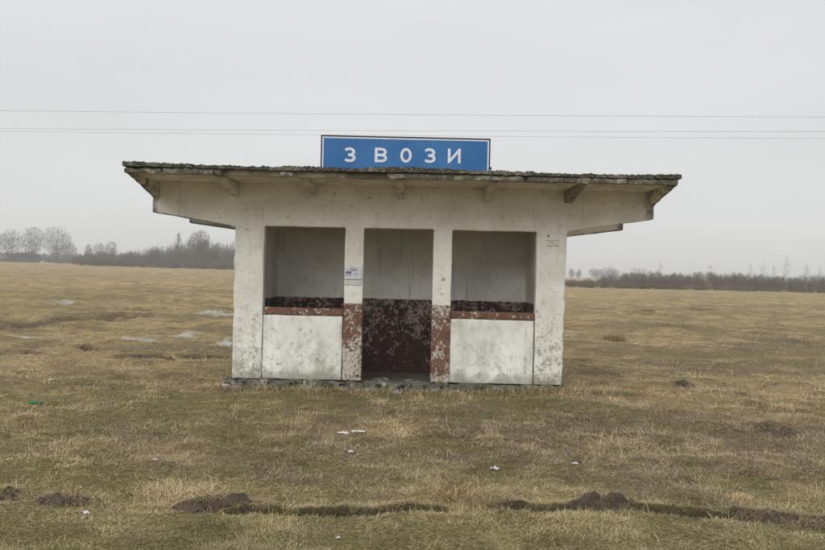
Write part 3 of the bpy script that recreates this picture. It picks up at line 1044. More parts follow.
def arc(cx, cz, rx, rz, a0, a1, n=12):
    return [(cx + rx * math.cos(R(a0 + (a1 - a0) * i / n)), cz + rz * math.sin(R(a0 + (a1 - a0) * i / n))) for i in range(n + 1)]
def letter(ch, x0, x1, z0, z1, w):
    """strokes inside the box; w = stroke width"""
    a, b, c, d = x0 + w / 2, x1 - w / 2, z0 + w / 2, z1 - w / 2
    m = (c + d) / 2; cx = (a + b) / 2; rx = (b - a) / 2
    rt, rl = (d - m) / 2, (m - c) / 2
    S = []
    if ch == 'З':
        S.append((arc(cx - rx * .1, m + rt, rx * .98, rt, 150, -90, 16) + [(cx - rx * .35, m)], False))
        S.append(([(cx - rx * .35, m)] + arc(cx - rx * .05, m - rl, rx * 1.05, rl, 90, -150, 16), False))
    if ch == 'В':
        S.append(([(a, z0), (a, z1)], False))
        k = b - a
        S.append(([(a, d)] + [(a + k * .5, d)] + arc(a + k * .5, m + rt, k * .45, rt, 90, -90)[1:] + [(a, m)], False))
        S.append(([(a, m)] + [(a + k * .5, m)] + arc(a + k * .5, m - rl, k * .5, rl, 90, -90)[1:] + [(a, c)], False))
    if ch == 'О':
        S.append((arc(cx, m, rx, (d - c) / 2, 0, 345, 23), True))
    if ch == 'И':
        S.append(([(a, z0), (a, z1)], False)); S.append(([(b, z0), (b, z1)], False))
        S.append(([(a, z0 + w * .5), (b, z1 - w * .5)], False))
    return S
def px2s(px, py):
    p = at(px, py, 11.5 + SY)
    return p[0], p[2]
for ch, xa, xb, dy in (('З', 344, 355.5, 0), ('В', 375, 387, .3), ('О', 400.5, 411.5, .6), ('З', 424, 435.5, .9), ('И', 448, 460.5, 1.2)):
    x0, z1_ = px2s(xa, 147.3 + dy); x1, z0_ = px2s(xb, 162.2 + dy)
    bm = bmesh.new()
    for k_, (pts, cl) in enumerate(letter(ch, x0, x1, z0_, z1_, .033)):
        stroke(bm, pts, .033, SY - .0045 - .0012 * k_, .004, cl)
    sign_part('letter', bm, M['sign_white'])


# ================================================================== LOOSE THINGS ON THE GROUND
def ico(name, r, sc, seed, rough, freq, mat, loc, rot=(0, 0, 0), sub=3, parent=None, flatten=None):
    bm = bmesh.new()
    bmesh.ops.create_icosphere(bm, subdivisions=sub, radius=1)
    for v in bm.verts:
        p = v.co.copy()
        k = 1 + rough * mnoise.noise(p * freq + Vector((seed, 1, 2))) + rough * .5 * mnoise.noise(p * freq * 2.7 + Vector((seed, 5, 2)))
        v.co = Vector((p.x * sc[0], p.y * sc[1], p.z * sc[2])) * (k * r)
        if flatten is not None and v.co.z < flatten: v.co.z = flatten
    me = bpy.data.meshes.new(name); bm.to_mesh(me); bm.free()
    o = link(name, me, mat, parent, False)
    o.location = loc; o.rotation_euler = rot
    return o

def clod(px, py, wpx, hpx, label, seed, straw=420, group='dark earth clods along the rut', cat='earth clod'):
    x, y = gp(px, py)
    d = y + 11.5
    w = wpx * d / FPX / 2; h = hpx * d / FPX
    z = hz(x, y)
    e = empty('earth_clod', (x, y, z))
    dd = max(.11, w * .5)
    nx, ny = 90, 50
    gx, gy = np.meshgrid(np.linspace(-1.15, 1.15, nx), np.linspace(-1.15, 1.15, ny), indexing='ij')
    wx = gx + (fbm(gx * 3 + seed * 7, gy * 3, 1.2, 3, 5) - .5) * .5; wy = gy + (fbm(gx * 3 + seed * 5, gy * 3 + 9, 1.2, 3, 6) - .5) * .5
    prof = np.clip(1 - wx ** 2 - wy ** 2, 0, 1) ** .6
    lump = fbm(gx * w + seed, gy * dd, .09, 4, 8); crumb = fbm(gx * w + seed, gy * dd, .025, 3, 9)
    zz = h * prof * (.12 + .72 * sstep(.28, .72, lump)) + (crumb - .5) * .03 * prof - .02 * (prof <= 0)
    xx_, yy_ = gx * w, gy * dd
    zg = height(xx_ + x, yy_ + y) - z
    V = np.stack([xx_.ravel(), yy_.ravel(), (zz + zg).ravel()], 1)
    ii = (np.arange(nx - 1)[:, None] * ny + np.arange(ny - 1)[None, :])
    Q = np.stack([ii, ii + ny, ii + ny + 1, ii + 1], -1).reshape(-1, 4)
    keepq = (prof.ravel()[Q] > 0).any(1)
    sm_ = np_mesh('soil', V, Q[keepq].ravel(), np.full(int(keepq.sum()), 4))
    link('soil', sm_, M['soil'], e, True)
    rg = np.random.default_rng(int(seed * 100))
    n = straw
    bx = np.clip(rg.normal(0, w * .5, n), -w, w); by = np.clip(rg.normal(.02, max(.10, w * .45) * .5, n), -.3, .3)
    rr = np.clip(1 - (bx / w) ** 2 - (by / max(.10, w * .45)) ** 2, 0, 1)
    bz = np.sqrt(rr) * h * .42 + height(bx + x, by + y) - z
    me = blades_mesh('dead_grass', bx, by, bz, rg.uniform(.04, .15, n), np.full(n, .0026), rg.uniform(0, 6.28, n), rg.uniform(-.3, .6, n),
                     rg.uniform(.0, 1.2, n), rg.uniform(0, .8, n), extra=np.full(n, .75), green=0.)
    tag(link('dead_grass', me, M['blade'], e), kind='stuff')
    tag(e, label, cat, group)
clod(60, 498, 52, 10, 'long dark earth clod at the left end of the near rut', 1.1)
clod(212, 502, 76, 15, 'widest dark earth clod lying on the rut left of the doorway', 2.2, 420)
clod(3, 494, 22, 7, 'small dark clod cut by the left edge of the photo', 3.3)
clod(603, 511, 72, 16, 'broad dark earth clod on the rut right of the shelter', 4.4, 420)
clod(777, 520, 48, 15, 'tall dark sod clod near the right end of the rut', 5.5, 300)
clod(742, 516, 30, 11, 'smaller sod clod beside the tall one near the right end', 6.6)
clod(815, 526, 34, 8, 'flat dark clod at the right edge of the photo', 7.7)
clod(774, 432, 34, 5, 'low dark clod in the open grass right of the shelter', 8.8, 160, 'clods in the open grass')
clod(683, 386, 22, 5, 'small dark clod further out in the grass right of the shelter', 9.9, 120, 'clods in the open grass')
clod(137, 357, 20, 3, 'dark red brown clod on the left field ditch', 10.3, 60, 'clods in the open grass')

def scrap(name, px, py, size, mat, label, cat, seed, sc=(1, .6, .45), dz=.02):
    x, y = gp(px, py)
    o = ico(name, size, sc, seed, .9, 1.7, mat, (x, y, hz(x, y) + dz), (0, 0, seed), sub=2)
    return tag(o, label, cat)
def crumple(name, px, py, w, d_, label, seed, mat='litter', lift=.035, cat='litter'):
    """crumpled sheet: folded thin surface"""
    x, y = gp(px, py)
    n = 9; bm = bmesh.new(); g = {}; w *= .85; d_ *= .85; lift *= .6
    for i in range(n):
        for j in range(n):
            u, v = i / (n - 1) - .5, j / (n - 1) - .5
            p = Vector((u * 5, v * 5, seed))
            ed = 1 + .25 * mnoise.noise(p)
            g[i, j] = bm.verts.new((u * w * ed, v * d_ * ed, lift * (.35 + .9 * abs(mnoise.noise(p * 1.3)) * 1.6) * (1.1 - 1.2 * (u * u + v * v))))
    for i in range(n - 1):
        for j in range(n - 1):
            if (i, j) in ((0, 0), (n - 2, 0), (0, n - 2)): continue
            bm.faces.new((g[i, j], g[i + 1, j], g[i + 1, j + 1], g[i, j + 1]))
    me = bpy.data.meshes.new(name); bm.to_mesh(me); bm.free()
    o = link(name, me, M[mat])
    o.location = (x, y, hz(x, y) + .004); o.rotation_euler = (0, 0, seed)
    sm = o.modifiers.new('thickness', 'SOLIDIFY'); sm.thickness = .002
    return tag(o, label, cat)
crumple('plastic_scrap', 358, 435, .15, .08, 'larger flattened white plastic scrap in the grass below the left doorway pillar', .1, lift=.03)
crumple('plastic_scrap', 343, 433.5, .13, .07, 'greyish limp plastic scrap just left of the larger white one', -.1, mat='paper', lift=.03)
crumple('paper_scrap', 351, 453, .075, .05, 'small bent white paper scrap nearer the camera than the plastic', 1.5, lift=.045)
crumple('paper_scrap', 495, 471, .075, .05, 'crumpled white paper scrap alone in the grass right of the doorway', 2.4, lift=.05)
crumple('plastic_scrap', 155, 460, .07, .05, 'pale grey plastic scrap in the left foreground grass', 3.1, mat='paper', lift=.03)
crumple('paper_scrap', 338, 538, .03, .022, 'tiny white paper scrap nearest the camera at the bottom', 3.8, lift=.02)
crumple('paper_scrap', 51, 381, .09, .05, 'small white scrap far left beyond the green bottle', 4.2, lift=.04)
crumple('plastic_scrap', 86, 510, .07, .04, 'bluish grey plastic scrap beside the left rut clod', 5.2, mat='paper', lift=.025)
crumple('paper_scrap', 575, 468, .05, .03, 'small off white scrap in the grass below the right shelter corner', 5.9, mat='paper', lift=.03)
crumple('paper_scrap', 636, 346, .12, .07, 'far white scrap beside the rusty tuft right of the shelter', 6.1, lift=.06)

def bottle(px, py):
    x, y = gp(px, py)
    e = empty('plastic_bottle', (x, y, hz(x, y) + .035), R(12))
    e.scale = (.68, .68, .68)
    tag(e, 'crushed green plastic bottle lying in the grass at far left', 'bottle')
    prof = [(0, .0), (0, .028), (.012, .033), (.06, .034), (.075, .028), (.09, .033), (.14, .034), (.165, .028), (.185, .014), (.20, .013), (.203, 0)]
    bm = bmesh.new(); k = 14; rings = []
    for (a, r) in prof:
        rings.append([bm.verts.new((a - .1, r * math.cos(t) * (1 + .12 * math.sin(a * 60)), r * math.sin(t) * (.75 if a < .17 else 1) * (1 - .2 * math.sin(a * 40 + 1)))) for t in [2 * math.pi * i / k for i in range(k)]])
    for a, b in zip(rings[:-1], rings[1:]):
        for i in range(k):
            bm.faces.new((a[i], a[(i + 1) % k], b[(i + 1) % k], b[i]))
    bmesh.ops.remove_doubles(bm, verts=bm.verts, dist=1e-5)
    me = bpy.data.meshes.new('bottle_body'); bm.to_mesh(me); bm.free()
    link('bottle_body', me, M['green_plastic'], e, True)
    bm = bmesh.new()
    bmesh.ops.create_cone(bm, segments=14, radius1=.016, radius2=.016, depth=.018, cap_ends=True, matrix=Matrix.Translation((.11, 0, 0)) @ Matrix.Rotation(R(90), 4, 'Y'))
    me = bpy.data.meshes.new('cap'); bm.to_mesh(me); bm.free()
    link('cap', me, M['green_plastic'], e)
bottle(36, 406)

# rubble at the doorway and along the footing
def stone(x, y, s, label, seed, mat='rubble', grp='rubble stones by the shelter footing'):
    o = ico('stone', s, (1, .75, .55), seed, .45, 1.4, M[mat], (x, y, hz(x, y) + s * .25), (0, 0, seed * 2), sub=2)
    tag(o, label, 'stone', grp)
stone(-.18, -.33, .060, 'bluish grey rubble stone in the grass before the doorway', 1.1)
stone(-.235, -.16, .055, 'grey rubble stone at the doorway threshold', 2.3)
stone(.33, -.20, .085, 'pale broken stone below the right doorway pillar', 3.7)
stone(-.56, -.18, .075, 'broken concrete lump below the left doorway pillar', 4.1)
stone(-2.43, -.16, .085, 'dark rubble lump at the left front corner of the footing', 5.5)
stone(-2.28, -.21, .06, 'smaller rubble lump right of the dark corner one', 6.2)
stone(-.13, -.35, .030, 'small whitish stone touching the bluish one before the doorway', 7.7, 'litter')
rgs = np.random.default_rng(77)
for i in range(16):
    xx = float(rgs.uniform(-2.42, -.45)) if i < 11 else float(rgs.uniform(-.5, .9))
    o = ico('stone', float(rgs.uniform(.035, .075)), (1.2, .7, .7), i * 1.7, .5, 1.5, M['foot' if i % 3 else 'rubble'], (xx, float(rgs.uniform(-.23, -.16)), 0), (0, 0, i), sub=2)
    o.location.z = hz(o.location.x, o.location.y) + .008
    tag(o, 'broken grey stone in the loose scatter along the front of the footing', 'stone', 'broken stones along the footing')
def slabpiece(x, y, w, d, z, label, seed):
    o = box_lat('concrete_fragment', [-w / 2, w / 2], [-d / 2, d / 2], [0, .035], .03, rough=.012, freq=9., mat=M['rubble'], bevel=.006, seed=seed)
    o.location = (x, y, z); o.rotation_euler = (R(3), R(-2), seed)
    tag(o, label, 'rubble')
slabpiece(-.42, .42, .22, .14, -.015, 'flat pale concrete fragment on the floor inside the doorway at left', .3)
slabpiece(.02, .36, .16, .12, -.015, 'flat pale concrete fragment on the floor inside the doorway at right', .8)

# tufts
def tuft(px, py, w, h, label, n=260, tone=(.1, .6), seed=1, mat='blade', grp=None):
    x, y = gp(px, py)
    rg = np.random.default_rng(seed)
    bx = np.clip(rg.normal(0, w * .3, n), -w * .6, w * .6); by = np.clip(rg.normal(0, w * .22, n), -w * .4, w * .4)
    me = blades_mesh('grass_tuft', bx, by, np.zeros(n) - .01, rg.uniform(.4, 1.1, n) * h, np.full(n, .006 + .0003 * (y + 11.5)), rg.uniform(0, 6.28, n), rg.uniform(.7, 1.5, n),
                     rg.uniform(0, .9, n), rg.uniform(*tone, n), extra=np.full(n, .35), green=0.)
    o = link('grass_tuft', me, M[mat])
    o.location = (x, y, hz(x, y))
    tag(o, label, 'grass tuft', grp)
tuft(614, 342, .45, .22, 'rusty brown rush tuft standing alone right of the shelter', 420, (.0, .35), 3)
tuft(648, 314, .5, .22, 'small reddish tuft far out beyond the rusty one', 200, (.0, .3), 4)
tuft(784, 410, .28, .13, 'bleached grey straw tuft at the right', 260, (.8, 1.), 5)
tuft(740, 500, .16, .08, 'curled pale straw tuft behind the rut clods at right', 220, (.6, 1.), 6)

# weeds along the footing
rg = np.random.default_rng(12)
n = 6500
bx = rg.uniform(XL - .4, XR + .5, n); by = -.16 - np.abs(rg.normal(0, .12, n)); by = np.where(bx > .9, by + .12, by)
me = blades_mesh('footing_grass', bx, by, height(bx, by), rg.uniform(.04, .12, n), np.full(n, .006), rg.uniform(0, 6.28, n), rg.uniform(.3, 1.3, n), rg.uniform(.2, .9, n), rg.random(n),
                 extra=np.full(n, .1))
tag(link('footing_grass', me, M['blade']), 'longer dry grass growing against the shelter footing', 'grass', kind='stuff')

# old snow / ice patches
def snow(px, py, wpx, hpx, label, seed):
    x, y = gp(px, py)
    d = y + 11.5
    hw = wpx * d / FPX / 2
    dz = ray(px, py)[1]
    hd_ = max(.12, hpx * d * d / (FPX * 1.58) / 2)
    nr, na = 6, 40
    bm = bmesh.new(); rings = []
    cz = hz(x, y)
    for i in range(nr + 1):
        ring = []
        for j in range(na):
            t = 2 * math.pi * j / na
            k = (i / nr) * (1 + .9 * mnoise.noise(Vector((math.cos(t) * 1.6, math.sin(t) * 1.6, seed))) + .5 * mnoise.noise(Vector((math.cos(t) * 5, math.sin(t) * 5, seed))))
            xx = math.cos(t) * hw * k; yy = math.sin(t) * hd_ * k
            ring.append((xx, yy))
        rings.append(ring)
    xs_ = np.array([p for r_ in rings for p in r_])
    hs = height(xs_[:, 0] + x, xs_[:, 1] + y) - cz
    vs = []
    for q, (p, h_) in enumerate(zip(xs_, hs)):
        i = q // na
        vs.append(bm.verts.new((p[0], p[1], h_ + (.012 * (1 - (i / nr) ** 3) - .02 * (i == nr)))))
    for i in range(nr):
        for j in range(na):
            a, b = i * na + j, i * na + (j + 1) % na
            bm.faces.new((vs[a], vs[b], vs[b + na], vs[a + na]))
    bmesh.ops.remove_doubles(bm, verts=bm.verts, dist=1e-4)
    bmesh.ops.recalc_face_normals(bm, faces=bm.faces[:])
    me = bpy.data.meshes.new('snow_patch'); bm.to_mesh(me); bm.free()
    o = link('snow_patch', me, M['snow'], None, True); o.location = (x, y, cz)
    tag(o, label, 'snow patch', 'old snow patches in the left field')
snow(66, 306.5, 30, 1.6, 'farthest thin streak of old snow in the left field', 1.)
snow(215, 318, 46, 2.2, 'long old snow streak running behind the shelter left wall', 2.)
snow(188, 333, 30, 6, 'broad old snow patch nearest the middle of the left field', 3.)
snow(136, 341, 44, 2.6, 'long low snow streak above the dark ditch', 4.)
snow(224, 343, 30, 3.4, 'old snow patch touching the view beside the shelter left wall', 5.)
snow(229, 337.5, 12, 1.8, 'smallest snow scrap between the two patches by the left wall', 6.)
snow(25, 339, 34, 1.2, 'faint thin snow line at the far left', 7.)


# ================================================================== OVERHEAD WIRES
def wire(p0, p1, D, label, r):
    a = Vector(at(*p0, D)); b = Vector(at(*p1, D))
    dirv = (b - a)
    n = 40; pts = []
    for i in range(n + 1):
        t = -1.1 + 3.2 * i / n
        p = a + dirv * t
        p.z += .25 * ((t - .5) ** 2 - .25)
        pts.append(p)
    k = 6; V = []; F = []
    for p in pts:
        for j in range(k):
            th = 2 * math.pi * j / k
            V.append((p.x, p.y + r * math.cos(th), p.z + r * math.sin(th)))
    for i in range(n):
        for j in range(k):
            F.append((i * k + j, i * k + (j + 1) % k, (i + 1) * k + (j + 1) % k, (i + 1) * k + j))
    me = bpy.data.meshes.new('overhead_wire'); me.from_pydata(V, [], F)
    tag(link('overhead_wire', me, M['wire'], None, True), label, 'wire', 'overhead wires crossing the sky')
wire((0, 110.5), (825, 117), 70, 'highest of the overhead wires crossing the sky behind the sign', .0085)
wire((0, 128.5), (825, 131.5), 70, 'middle overhead wire, upper one of the close pair', .0085)
wire((0, 131.2), (825, 138.5), 71, 'lowest overhead wire, lower one of the close pair', .0085)


# ================================================================== BARE TREES AND BRUSH
def segs_mesh(name, S, mat, parent=None):
    """S: array (n, 8) p0 p1 r0 r1 -> three-sided tapered prisms"""
    S = np.asarray(S, float)
    p0, p1, r0, r1 = S[:, 0:3], S[:, 3:6], S[:, 6:7], S[:, 7:8]
    d = p1 - p0; d /= np.linalg.norm(d, axis=1, keepdims=True) + 1e-9
    ref = np.where(np.abs(d[:, 2:3]) > .9, np.array([[1., 0, 0]]), np.array([[0, 0, 1.]]))
    u = np.cross(d, ref); u /= np.linalg.norm(u, axis=1, keepdims=True) + 1e-9
    v = np.cross(d, u)
    V = []
    for (p, r) in ((p0, r0), (p1, r1)):
        for k in range(3):
            a = 2 * math.pi * k / 3
            V.append(p + (u * math.cos(a) + v * math.sin(a)) * r)
    V = np.stack(V, 1).reshape(-1, 3)
    o = np.arange(len(S))[:, None] * 6
    Q = np.concatenate([o + np.array([[k, (k + 1) % 3, 3 + (k + 1) % 3, 3 + k]]) for k in range(3)], 0)
    me = np_mesh(name, V, Q.ravel(), np.full(len(Q), 4))
    return link(name, me, mat, parent) if mat else me

def grow(rd, p, d, L, r, depth, maxd, out, spread, up, decay=.74, kids=(2, 4), rmin=.012, trunk_out=None):
    n = 3 if depth < 2 else 2
    q = p
    for i in range(n):
        d = (d + Vector((rd.gauss(0, .10), rd.gauss(0, .10), rd.gauss(0, .06) + up * .06))).normalized()
        q2 = q + d * (L / n)
        ra = r * (1 - .3 * i / n); rb = r * (1 - .3 * (i + 1) / n)
        tgt = trunk_out if (trunk_out is not None and depth == 0) else out
        tgt.append((*q, *q2, max(ra, rmin), max(rb, rmin)))
        if depth >= 1 and depth < maxd and rd.random() < .55:
            ax = Vector((rd.gauss(0, 1), rd.gauss(0, 1), rd.gauss(0, .5))).normalized()
            grow(rd, q2, (d + ax * spread * 1.1).normalized(), L * .55, r * .45, depth + 2, maxd, out, spread, up, decay, kids, rmin)
        q = q2
    if depth >= maxd: return
    for c in range(rd.randint(*kids)):
        ax = Vector((rd.gauss(0, 1), rd.gauss(0, 1), rd.gauss(0, .4))).normalized()
        nd = (d + ax * spread * rd.uniform(.6, 1.15) + Vector((0, 0, up * .2))).normalized()
        grow(rd, q, nd, L * decay * rd.uniform(.75, 1.15), r * .62, depth + 1, maxd, out, spread, up, decay, kids, rmin)

def env_tree(seed, H, W, trunk_h, npts, twigs=3, shape='round', lean=0., tw=.03, tr=.16, multi=1):
    """branches grown towards points filling a crown envelope; returns trunk and crown segments"""
    rg = np.random.default_rng(seed)
    nodes = [np.array([0., 0., 0.])]; parent = [-1]
    # trunk
    k = 6
    nst = []
    for m in range(multi):
        off = rg.normal(0, .10 * W, 2) * (multi > 1)
        last = 0
        ph = rg.uniform(0, 6)
        th = trunk_h * rg.uniform(.8, 1.15)
        for i in range(1, k + 1):
            t = i / k
            nodes.append(np.array([off[0] * t + .03 * H * math.sin(t * 3 + ph) * t + lean * t, off[1] * t, th * t])); parent.append(last); last = len(nodes) - 1
        nst.append(last)
    ntr = len(nodes)
    P = []
    lob = rg.normal(0, 1, (7, 3)); lob /= np.linalg.norm(lob, axis=1)[:, None]
    la = rg.uniform(-.22, .16, 7)
    while len(P) < npts:
        d = rg.normal(0, 1, 3); d /= np.linalg.norm(d)
        f = 1 + sum(a_ * max(0, float(d @ l)) ** 3 for a_, l in zip(la, lob)) + rg.normal(0, .05)
        rr = rg.random() ** (1 / 2.6) * f
        c0 = trunk_h * .75
        if shape == 'round':
            z = c0 + (H - c0) * (.5 + .5 * d[2] * rr)
            wz = 1 - .25 * max(0, -d[2])
            p = np.array([d[0] * rr * W / 2 * wz + lean, d[1] * rr * W / 2 * wz, z])
        else:
            t = rg.random()
            w = math.sin(math.pi * min(1, .12 + .88 * t) ** .8) ** .7
            p = np.array([d[0] * rr * W / 2 * w + lean, d[1] * rr * W / 2 * w, c0 + (H - c0) * t])
        P.append(p)
    P = np.array(P)
    base = np.array([lean, 0, trunk_h * .9])
    P = P[np.argsort(np.linalg.norm((P - base) * np.array([1, 1, .8]), axis=1))]
    NA = np.zeros((ntr + npts, 3)); NA[:ntr] = nodes
    plen = np.zeros(ntr + npts); plen[:ntr] = np.linalg.norm(NA[:ntr], axis=1) * .6
    cnt = ntr
    for p in P:
        q = NA[2:cnt]
        v = p - q
        dist = np.linalg.norm(v, axis=1)
        below = np.maximum(0, q[:, 2] - p[2])
        cost = dist + .30 * plen[2:cnt] + 1.2 * below
        j = int(np.argmin(cost)) + 2
        NA[cnt] = p; parent.append(j); plen[cnt] = plen[j] + np.linalg.norm(p - NA[j]); cnt += 1
    w = np.ones(cnt)
    for i in range(cnt - 1, 0, -1):
        w[parent[i]] += w[i]
    r = tr * (w / w[0]) ** .55
    T, A = [], []
    for i in range(1, cnt):
        a_, b_ = NA[parent[i]], NA[i]
        ra, rb_ = r[parent[i]] if i > ntr else r[i] * 1.1, r[i]
        ra = min(ra, rb_ * 1.6)
        if i < ntr: T.append((*a_, *b_, r[i] * 1.12, r[i])); continue
        mid = (a_ + b_) / 2 + rg.normal(0, .07, 3) * np.linalg.norm(b_ - a_) - np.array([0, 0, .08]) * np.linalg.norm(b_ - a_)
        A.append((*a_, *mid, max(ra, tw), max(rb_, tw))); A.append((*mid, *b_, max(rb_, tw), max(rb_, tw)))
    tips = [i for i in range(ntr, cnt) if w[i] <= 3]
    for i in tips:
        dr = NA[i] - NA[parent[i]]; dr /= np.linalg.norm(dr) + 1e-6
        for _ in range(twigs):
            d = dr + rg.normal(0, .45, 3) + np.array([0, 0, .35]); d /= np.linalg.norm(d)
            L_ = H * rg.uniform(.03, .085)
            e_ = NA[i] + d * L_
            A.append((*NA[i], *e_, tw * .9, tw * .5))
    return np.array(T), np.array(A)

def bare_tree(px, py_base, depth, H, label, seed, name='bare_tree', bark='bark', trunk=.18, tw=.027, group=None, trunk_mat=None, width=None,
              npts=900, shape='round', tr=None, multi=1, twigs=3):
    T, A = env_tree(seed, H, width, trunk * H, npts, twigs, shape, 0., tw, tr or .027 * H, multi)
    x, y, z = at(px, py_base, depth)
    z = hz(x, y)
    e = empty(name, (x, y, z - .05))
    segs_mesh('trunk', T, M[trunk_mat or bark], e)
    segs_mesh('crown', A, M[bark], e)
    tag(e, label, 'tree', group)
    return e
TD = 330
g1 = 'bare trees at the far left of the field'
bare_tree(-14, 264, TD + 10, 12.5, 'bare round crowned tree cut by the left edge of the photo', 3, width=11, group=g1, multi=2)
bare_tree(9, 264, TD, 12.8, 'leftmost whole bare tree above the small white house', 5, width=10, group=g1)
bare_tree(33, 264, TD, 13.6, 'bare tree with forked trunk left of the broadest round crown', 8, width=9.5, group=g1, multi=2)
bare_tree(56, 264, TD, 13.8, 'broadest bare tree with full round crown at the far left field edge', 11, width=11, group=g1)
bare_tree(68, 264, TD + 60, 10, 'fainter bare tree just right of the broadest round crown', 14, width=8, group=g1)
bare_tree(88, 265, 280, 6.4, 'thin lone bare tree at the left end of the thicket', 21, width=2.6, group=g1, tw=.022, npts=420)
bare_tree(99, 265, 260, 6.6, 'small rounded bare tree second from the left end of the thicket', 24, width=4, group=g1, tw=.022, npts=420)
bare_tree(111, 265, 260, 7.2, 'upright bare tree third from the left end of the thicket', 27, width=4, group=g1, tw=.022, npts=420)
g2 = 'pale trunked birches in the brush'
bare_tree(199, 268, 214, 9.2, 'white trunked birch with rounded crown in the left thicket', 31, 'birch_tree', width=5, trunk_mat='birch', group=g2, tw=.018, trunk=.45)
bare_tree(178, 268, 222, 8.8, 'tall slim pale birch left of the rounded one in the left thicket', 32, 'birch_tree', width=2.4, trunk_mat='birch', group=g2, tw=.018, trunk=.3, shape='tall', npts=260)
RB = 122
for i, (px, top, lab, wd) in enumerate([
        (660, 263, 'thin bare birch leftmost of those rising from the right thicket', .9),
        (710, 266, 'short bushy birch top second from the left over the right thicket', 1.4),
        (750, 265, 'faint slender birch left of the twin stemmed one over the right thicket', .8),
        (763, 263, 'twin stemmed birch rising over the right thicket', 1.2),
        (773, 266, 'faint slender birch just right of the twin stemmed one', .8),
        (786, 259, 'tallest birch with white trunk showing before the right thicket', 1.3),
        (806, 266, 'white stemmed birch right of the tallest one', 1.0),
        (820, 267, 'slender birch at the right edge of the photo', 1.0)]):
    H = (291 + (px - 700) * .018 - top) * RB / FPX
    white = px in (786, 806)
    bare_tree(px, 290, RB - (6 if white else 0), H, lab, 50 + i, 'birch_tree', width=wd, trunk_mat='birch' if white else 'bark', group=g2, tw=.006, trunk=.5 if not white else .7, shape='tall', npts=70, tr=.022, twigs=2)

# brush: templates of multi-stemmed bushes, tiled into one mass
def bush_template(seed, W=.75, npts=150, multi=5, shape='tall'):
    T, A = env_tree(seed, 1.0, W, .22, npts, 2, shape, 0., .003, .018, multi)
    rg = np.random.default_rng(seed + 50)
    up = []
    for _ in range(26):                      # straight whips standing out of the top
        x, y = rg.normal(0, W * .2, 2); z0 = rg.uniform(.3, .6); L_ = rg.uniform(.25, .55)
        up.append((x, y, z0, x * 1.3 + rg.normal(0, .03), y * 1.3, z0 + L_, .004, .0015))
    A = np.concatenate([T, A, np.array(up)])
    A[:, :6] /= A[:, 5].max()
    return A
TPL = [bush_template(1), bush_template(2, .6), bush_template(3, .9, 170, 6, 'round'), bush_template(4, .5, 120, 3), bush_template(5, .8, 160, 6, 'round')]
def thicket(name, n, pos, hfun, wid, tw, mat, label, seed):
    rg = np.random.default_rng(seed)
    chunks = []
    P = pos(rg, n)
    Z = height(P[:, 0], P[:, 1])
    H = hfun(P[:, 0], P[:, 1], rg)
    for i in range(n):
        A = TPL[rg.integers(len(TPL))].copy()
        a = rg.uniform(0, 6.28); c, s = math.cos(a), math.sin(a)
        for o in (0, 3):
            x, y = A[:, o].copy(), A[:, o + 1].copy()
            A[:, o] = (x * c - y * s) * H[i] * wid + P[i, 0]
            A[:, o + 1] = (x * s + y * c) * H[i] * wid + P[i, 1]
            A[:, o + 2] = A[:, o + 2] * H[i] + Z[i] - .05
        A[:, 6:] = np.maximum(A[:, 6:] * H[i] * .35, tw)
        chunks.append(A)
    o = segs_mesh(name, np.concatenate(chunks), M[mat])
    tag(o, label, 'thicket', kind='stuff')
    return o
def band(px0, px1, d0, d1):
    def f(rg, n):
        d = rg.uniform(d0, d1, n)
        px = rg.uniform(px0, px1, n)
        x = (px - CX) / FPX * d
        return np.stack([x, -11.5 + d], 1)
    return f
def pxof(x, y): return CX + x / (y + 11.5) * FPX
def h_left(x, y, rg):
    p = pxof(x, y)
    base = np.interp(p, [60, 85, 105, 125, 150, 165, 178, 200, 215, 235, 300, 420], [1.6, 3.2, 4.2, 4.6, 5.4, 6.6, 7.2, 7.6, 7.2, 7.2, 6.5, 5])
    return base * rg.uniform(.5, 1.05, len(x))
thicket('thicket', 420, band(72, 440, 205, 235), h_left, 1., .014, 'thicket', 'grey brown leafless thicket along the left field edge behind the shelter', 1)
def h_lowl(x, y, rg): return rg.uniform(1.0, 2.4, len(x))
thicket('undergrowth', 340, band(76, 430, 198, 206), h_lowl, 1.6, .016, 'thicket', 'low brown undergrowth in front of the left thicket', 8)
def h_right(x, y, rg):
    p = pxof(x, y)
    base = np.interp(p, [420, 566, 590, 610, 640, 680, 710, 740, 760, 790, 825, 1000], [1.2, 1.3, 1.6, 2.4, 2.7, 2.8, 3.1, 2.9, 2.8, 2.5, 2.5, 2.8])
    return base * rg.uniform(.55, 1.04, len(x)) * .92
thicket('thicket', 540, band(585, 960, 121, 136), h_right, 1.1, .008, 'thicket', 'brown leafless thicket across the right side of the field', 2)
thicket('undergrowth', 260, band(545, 960, 117, 122), lambda x, y, rg: rg.uniform(.5, 1.25, len(x)) * np.interp(pxof(x, y), [560, 590, 700, 960], [1.1, 1., .75, .8]), 1.7, .009, 'rust',
        'low rusty brown undergrowth at the foot of the right thicket', 9)
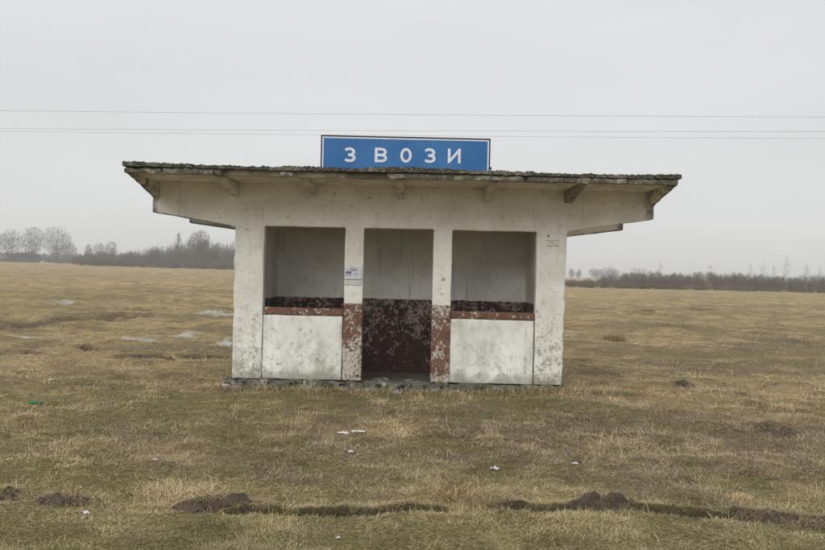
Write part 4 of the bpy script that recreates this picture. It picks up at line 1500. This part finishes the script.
# far woods
thicket('far_wood', 260, band(330, 1150, 640, 720), lambda x, y, rg: rg.uniform(4, 8.5, len(x)), 1.2, .06, 'bark', 'far grey wood on the horizon behind the right thicket', 3)
thicket('far_wood', 340, band(-300, 340, 420, 470), lambda x, y, rg: rg.uniform(4.0, 6.5, len(x)), 1.6, .05, 'bark', 'far grey hedge on the horizon behind the left bare trees', 4)
thicket('undergrowth', 300, band(-260, 95, 335, 350), lambda x, y, rg: rg.uniform(1.4, 2.6, len(x)), 1.8, .03, 'thicket', 'low brush along the foot of the far left bare trees', 15)
thicket('dark_hedge', 70, band(12, 37, 345, 352), lambda x, y, rg: rg.uniform(3.0, 4.4, len(x)), 1.3, .045, 'bark', 'low dense dark hedge between the leftmost bare trees', 5)
for i, (px, w_, h_, lab) in enumerate([(593, 7, 7.5, 'far round tree over the wood just right of the shelter'), (609, 12, 9.5, 'darker far round tree second from the shelter'),
                                       (639, 13, 8.5, 'broad faint far tree over the right thicket')]):
    bare_tree(px, 276, 600, h_, lab, 80 + i, width=w_, tw=.07, group='far trees on the horizon', npts=260)

# small white house under the left trees
hx, hy, _ = at(5, 263, 350)
hzz = hz(hx, hy)
house = empty('small_house', (hx, hy, hzz))
tag(house, 'tiny far white house under the leftmost bare trees', 'house')
bm = bmesh.new(); add_box(bm, (-1.9, -2, -.3), (1.9, 2, 2.1)); me = bpy.data.meshes.new('wall'); bm.to_mesh(me); bm.free(); link('wall', me, M['house_white'], house)
bm = bmesh.new()
rv = [bm.verts.new(p) for p in ((-2.2, -2.3, 2.11), (2.2, -2.3, 2.11), (2.2, 2.3, 2.11), (-2.2, 2.3, 2.11), (-2.2, 0, 3.3), (2.2, 0, 3.3))]
for f in ((0, 1, 5, 4), (2, 3, 4, 5), (0, 4, 3), (1, 2, 5), (0, 3, 2, 1)): bm.faces.new([rv[i] for i in f])
me = bpy.data.meshes.new('roof'); bm.to_mesh(me); bm.free(); link('roof', me, M['house_roof'], house)
bm = bmesh.new(); add_box(bm, (.3, -2.03, .8), (1.1, -1.995, 1.6)); me = bpy.data.meshes.new('window'); bm.to_mesh(me); bm.free(); link('window', me, M['glass_dark'], house)


# ================================================================== HAZE
def haze(density=.00105):
    m = bpy.data.materials.new('haze_air'); m.use_nodes = True
    nt = m.node_tree
    nt.nodes.clear()
    out = nt.nodes.new('ShaderNodeOutputMaterial')
    v = nt.nodes.new('ShaderNodeVolumePrincipled')
    v.inputs['Color'].default_value = (.93, .95, .97, 1)
    v.inputs['Density'].default_value = density
    nt.links.new(v.outputs[0], out.inputs['Volume'])
    bm = bmesh.new(); add_box(bm, (-2450, -2450, -3.), (2450, 2450, 26))
    me = bpy.data.meshes.new('haze'); bm.to_mesh(me); bm.free()
    o = link('haze', me, m)
    tag(o, 'pale winter haze over the field', 'haze', kind='stuff')
haze()
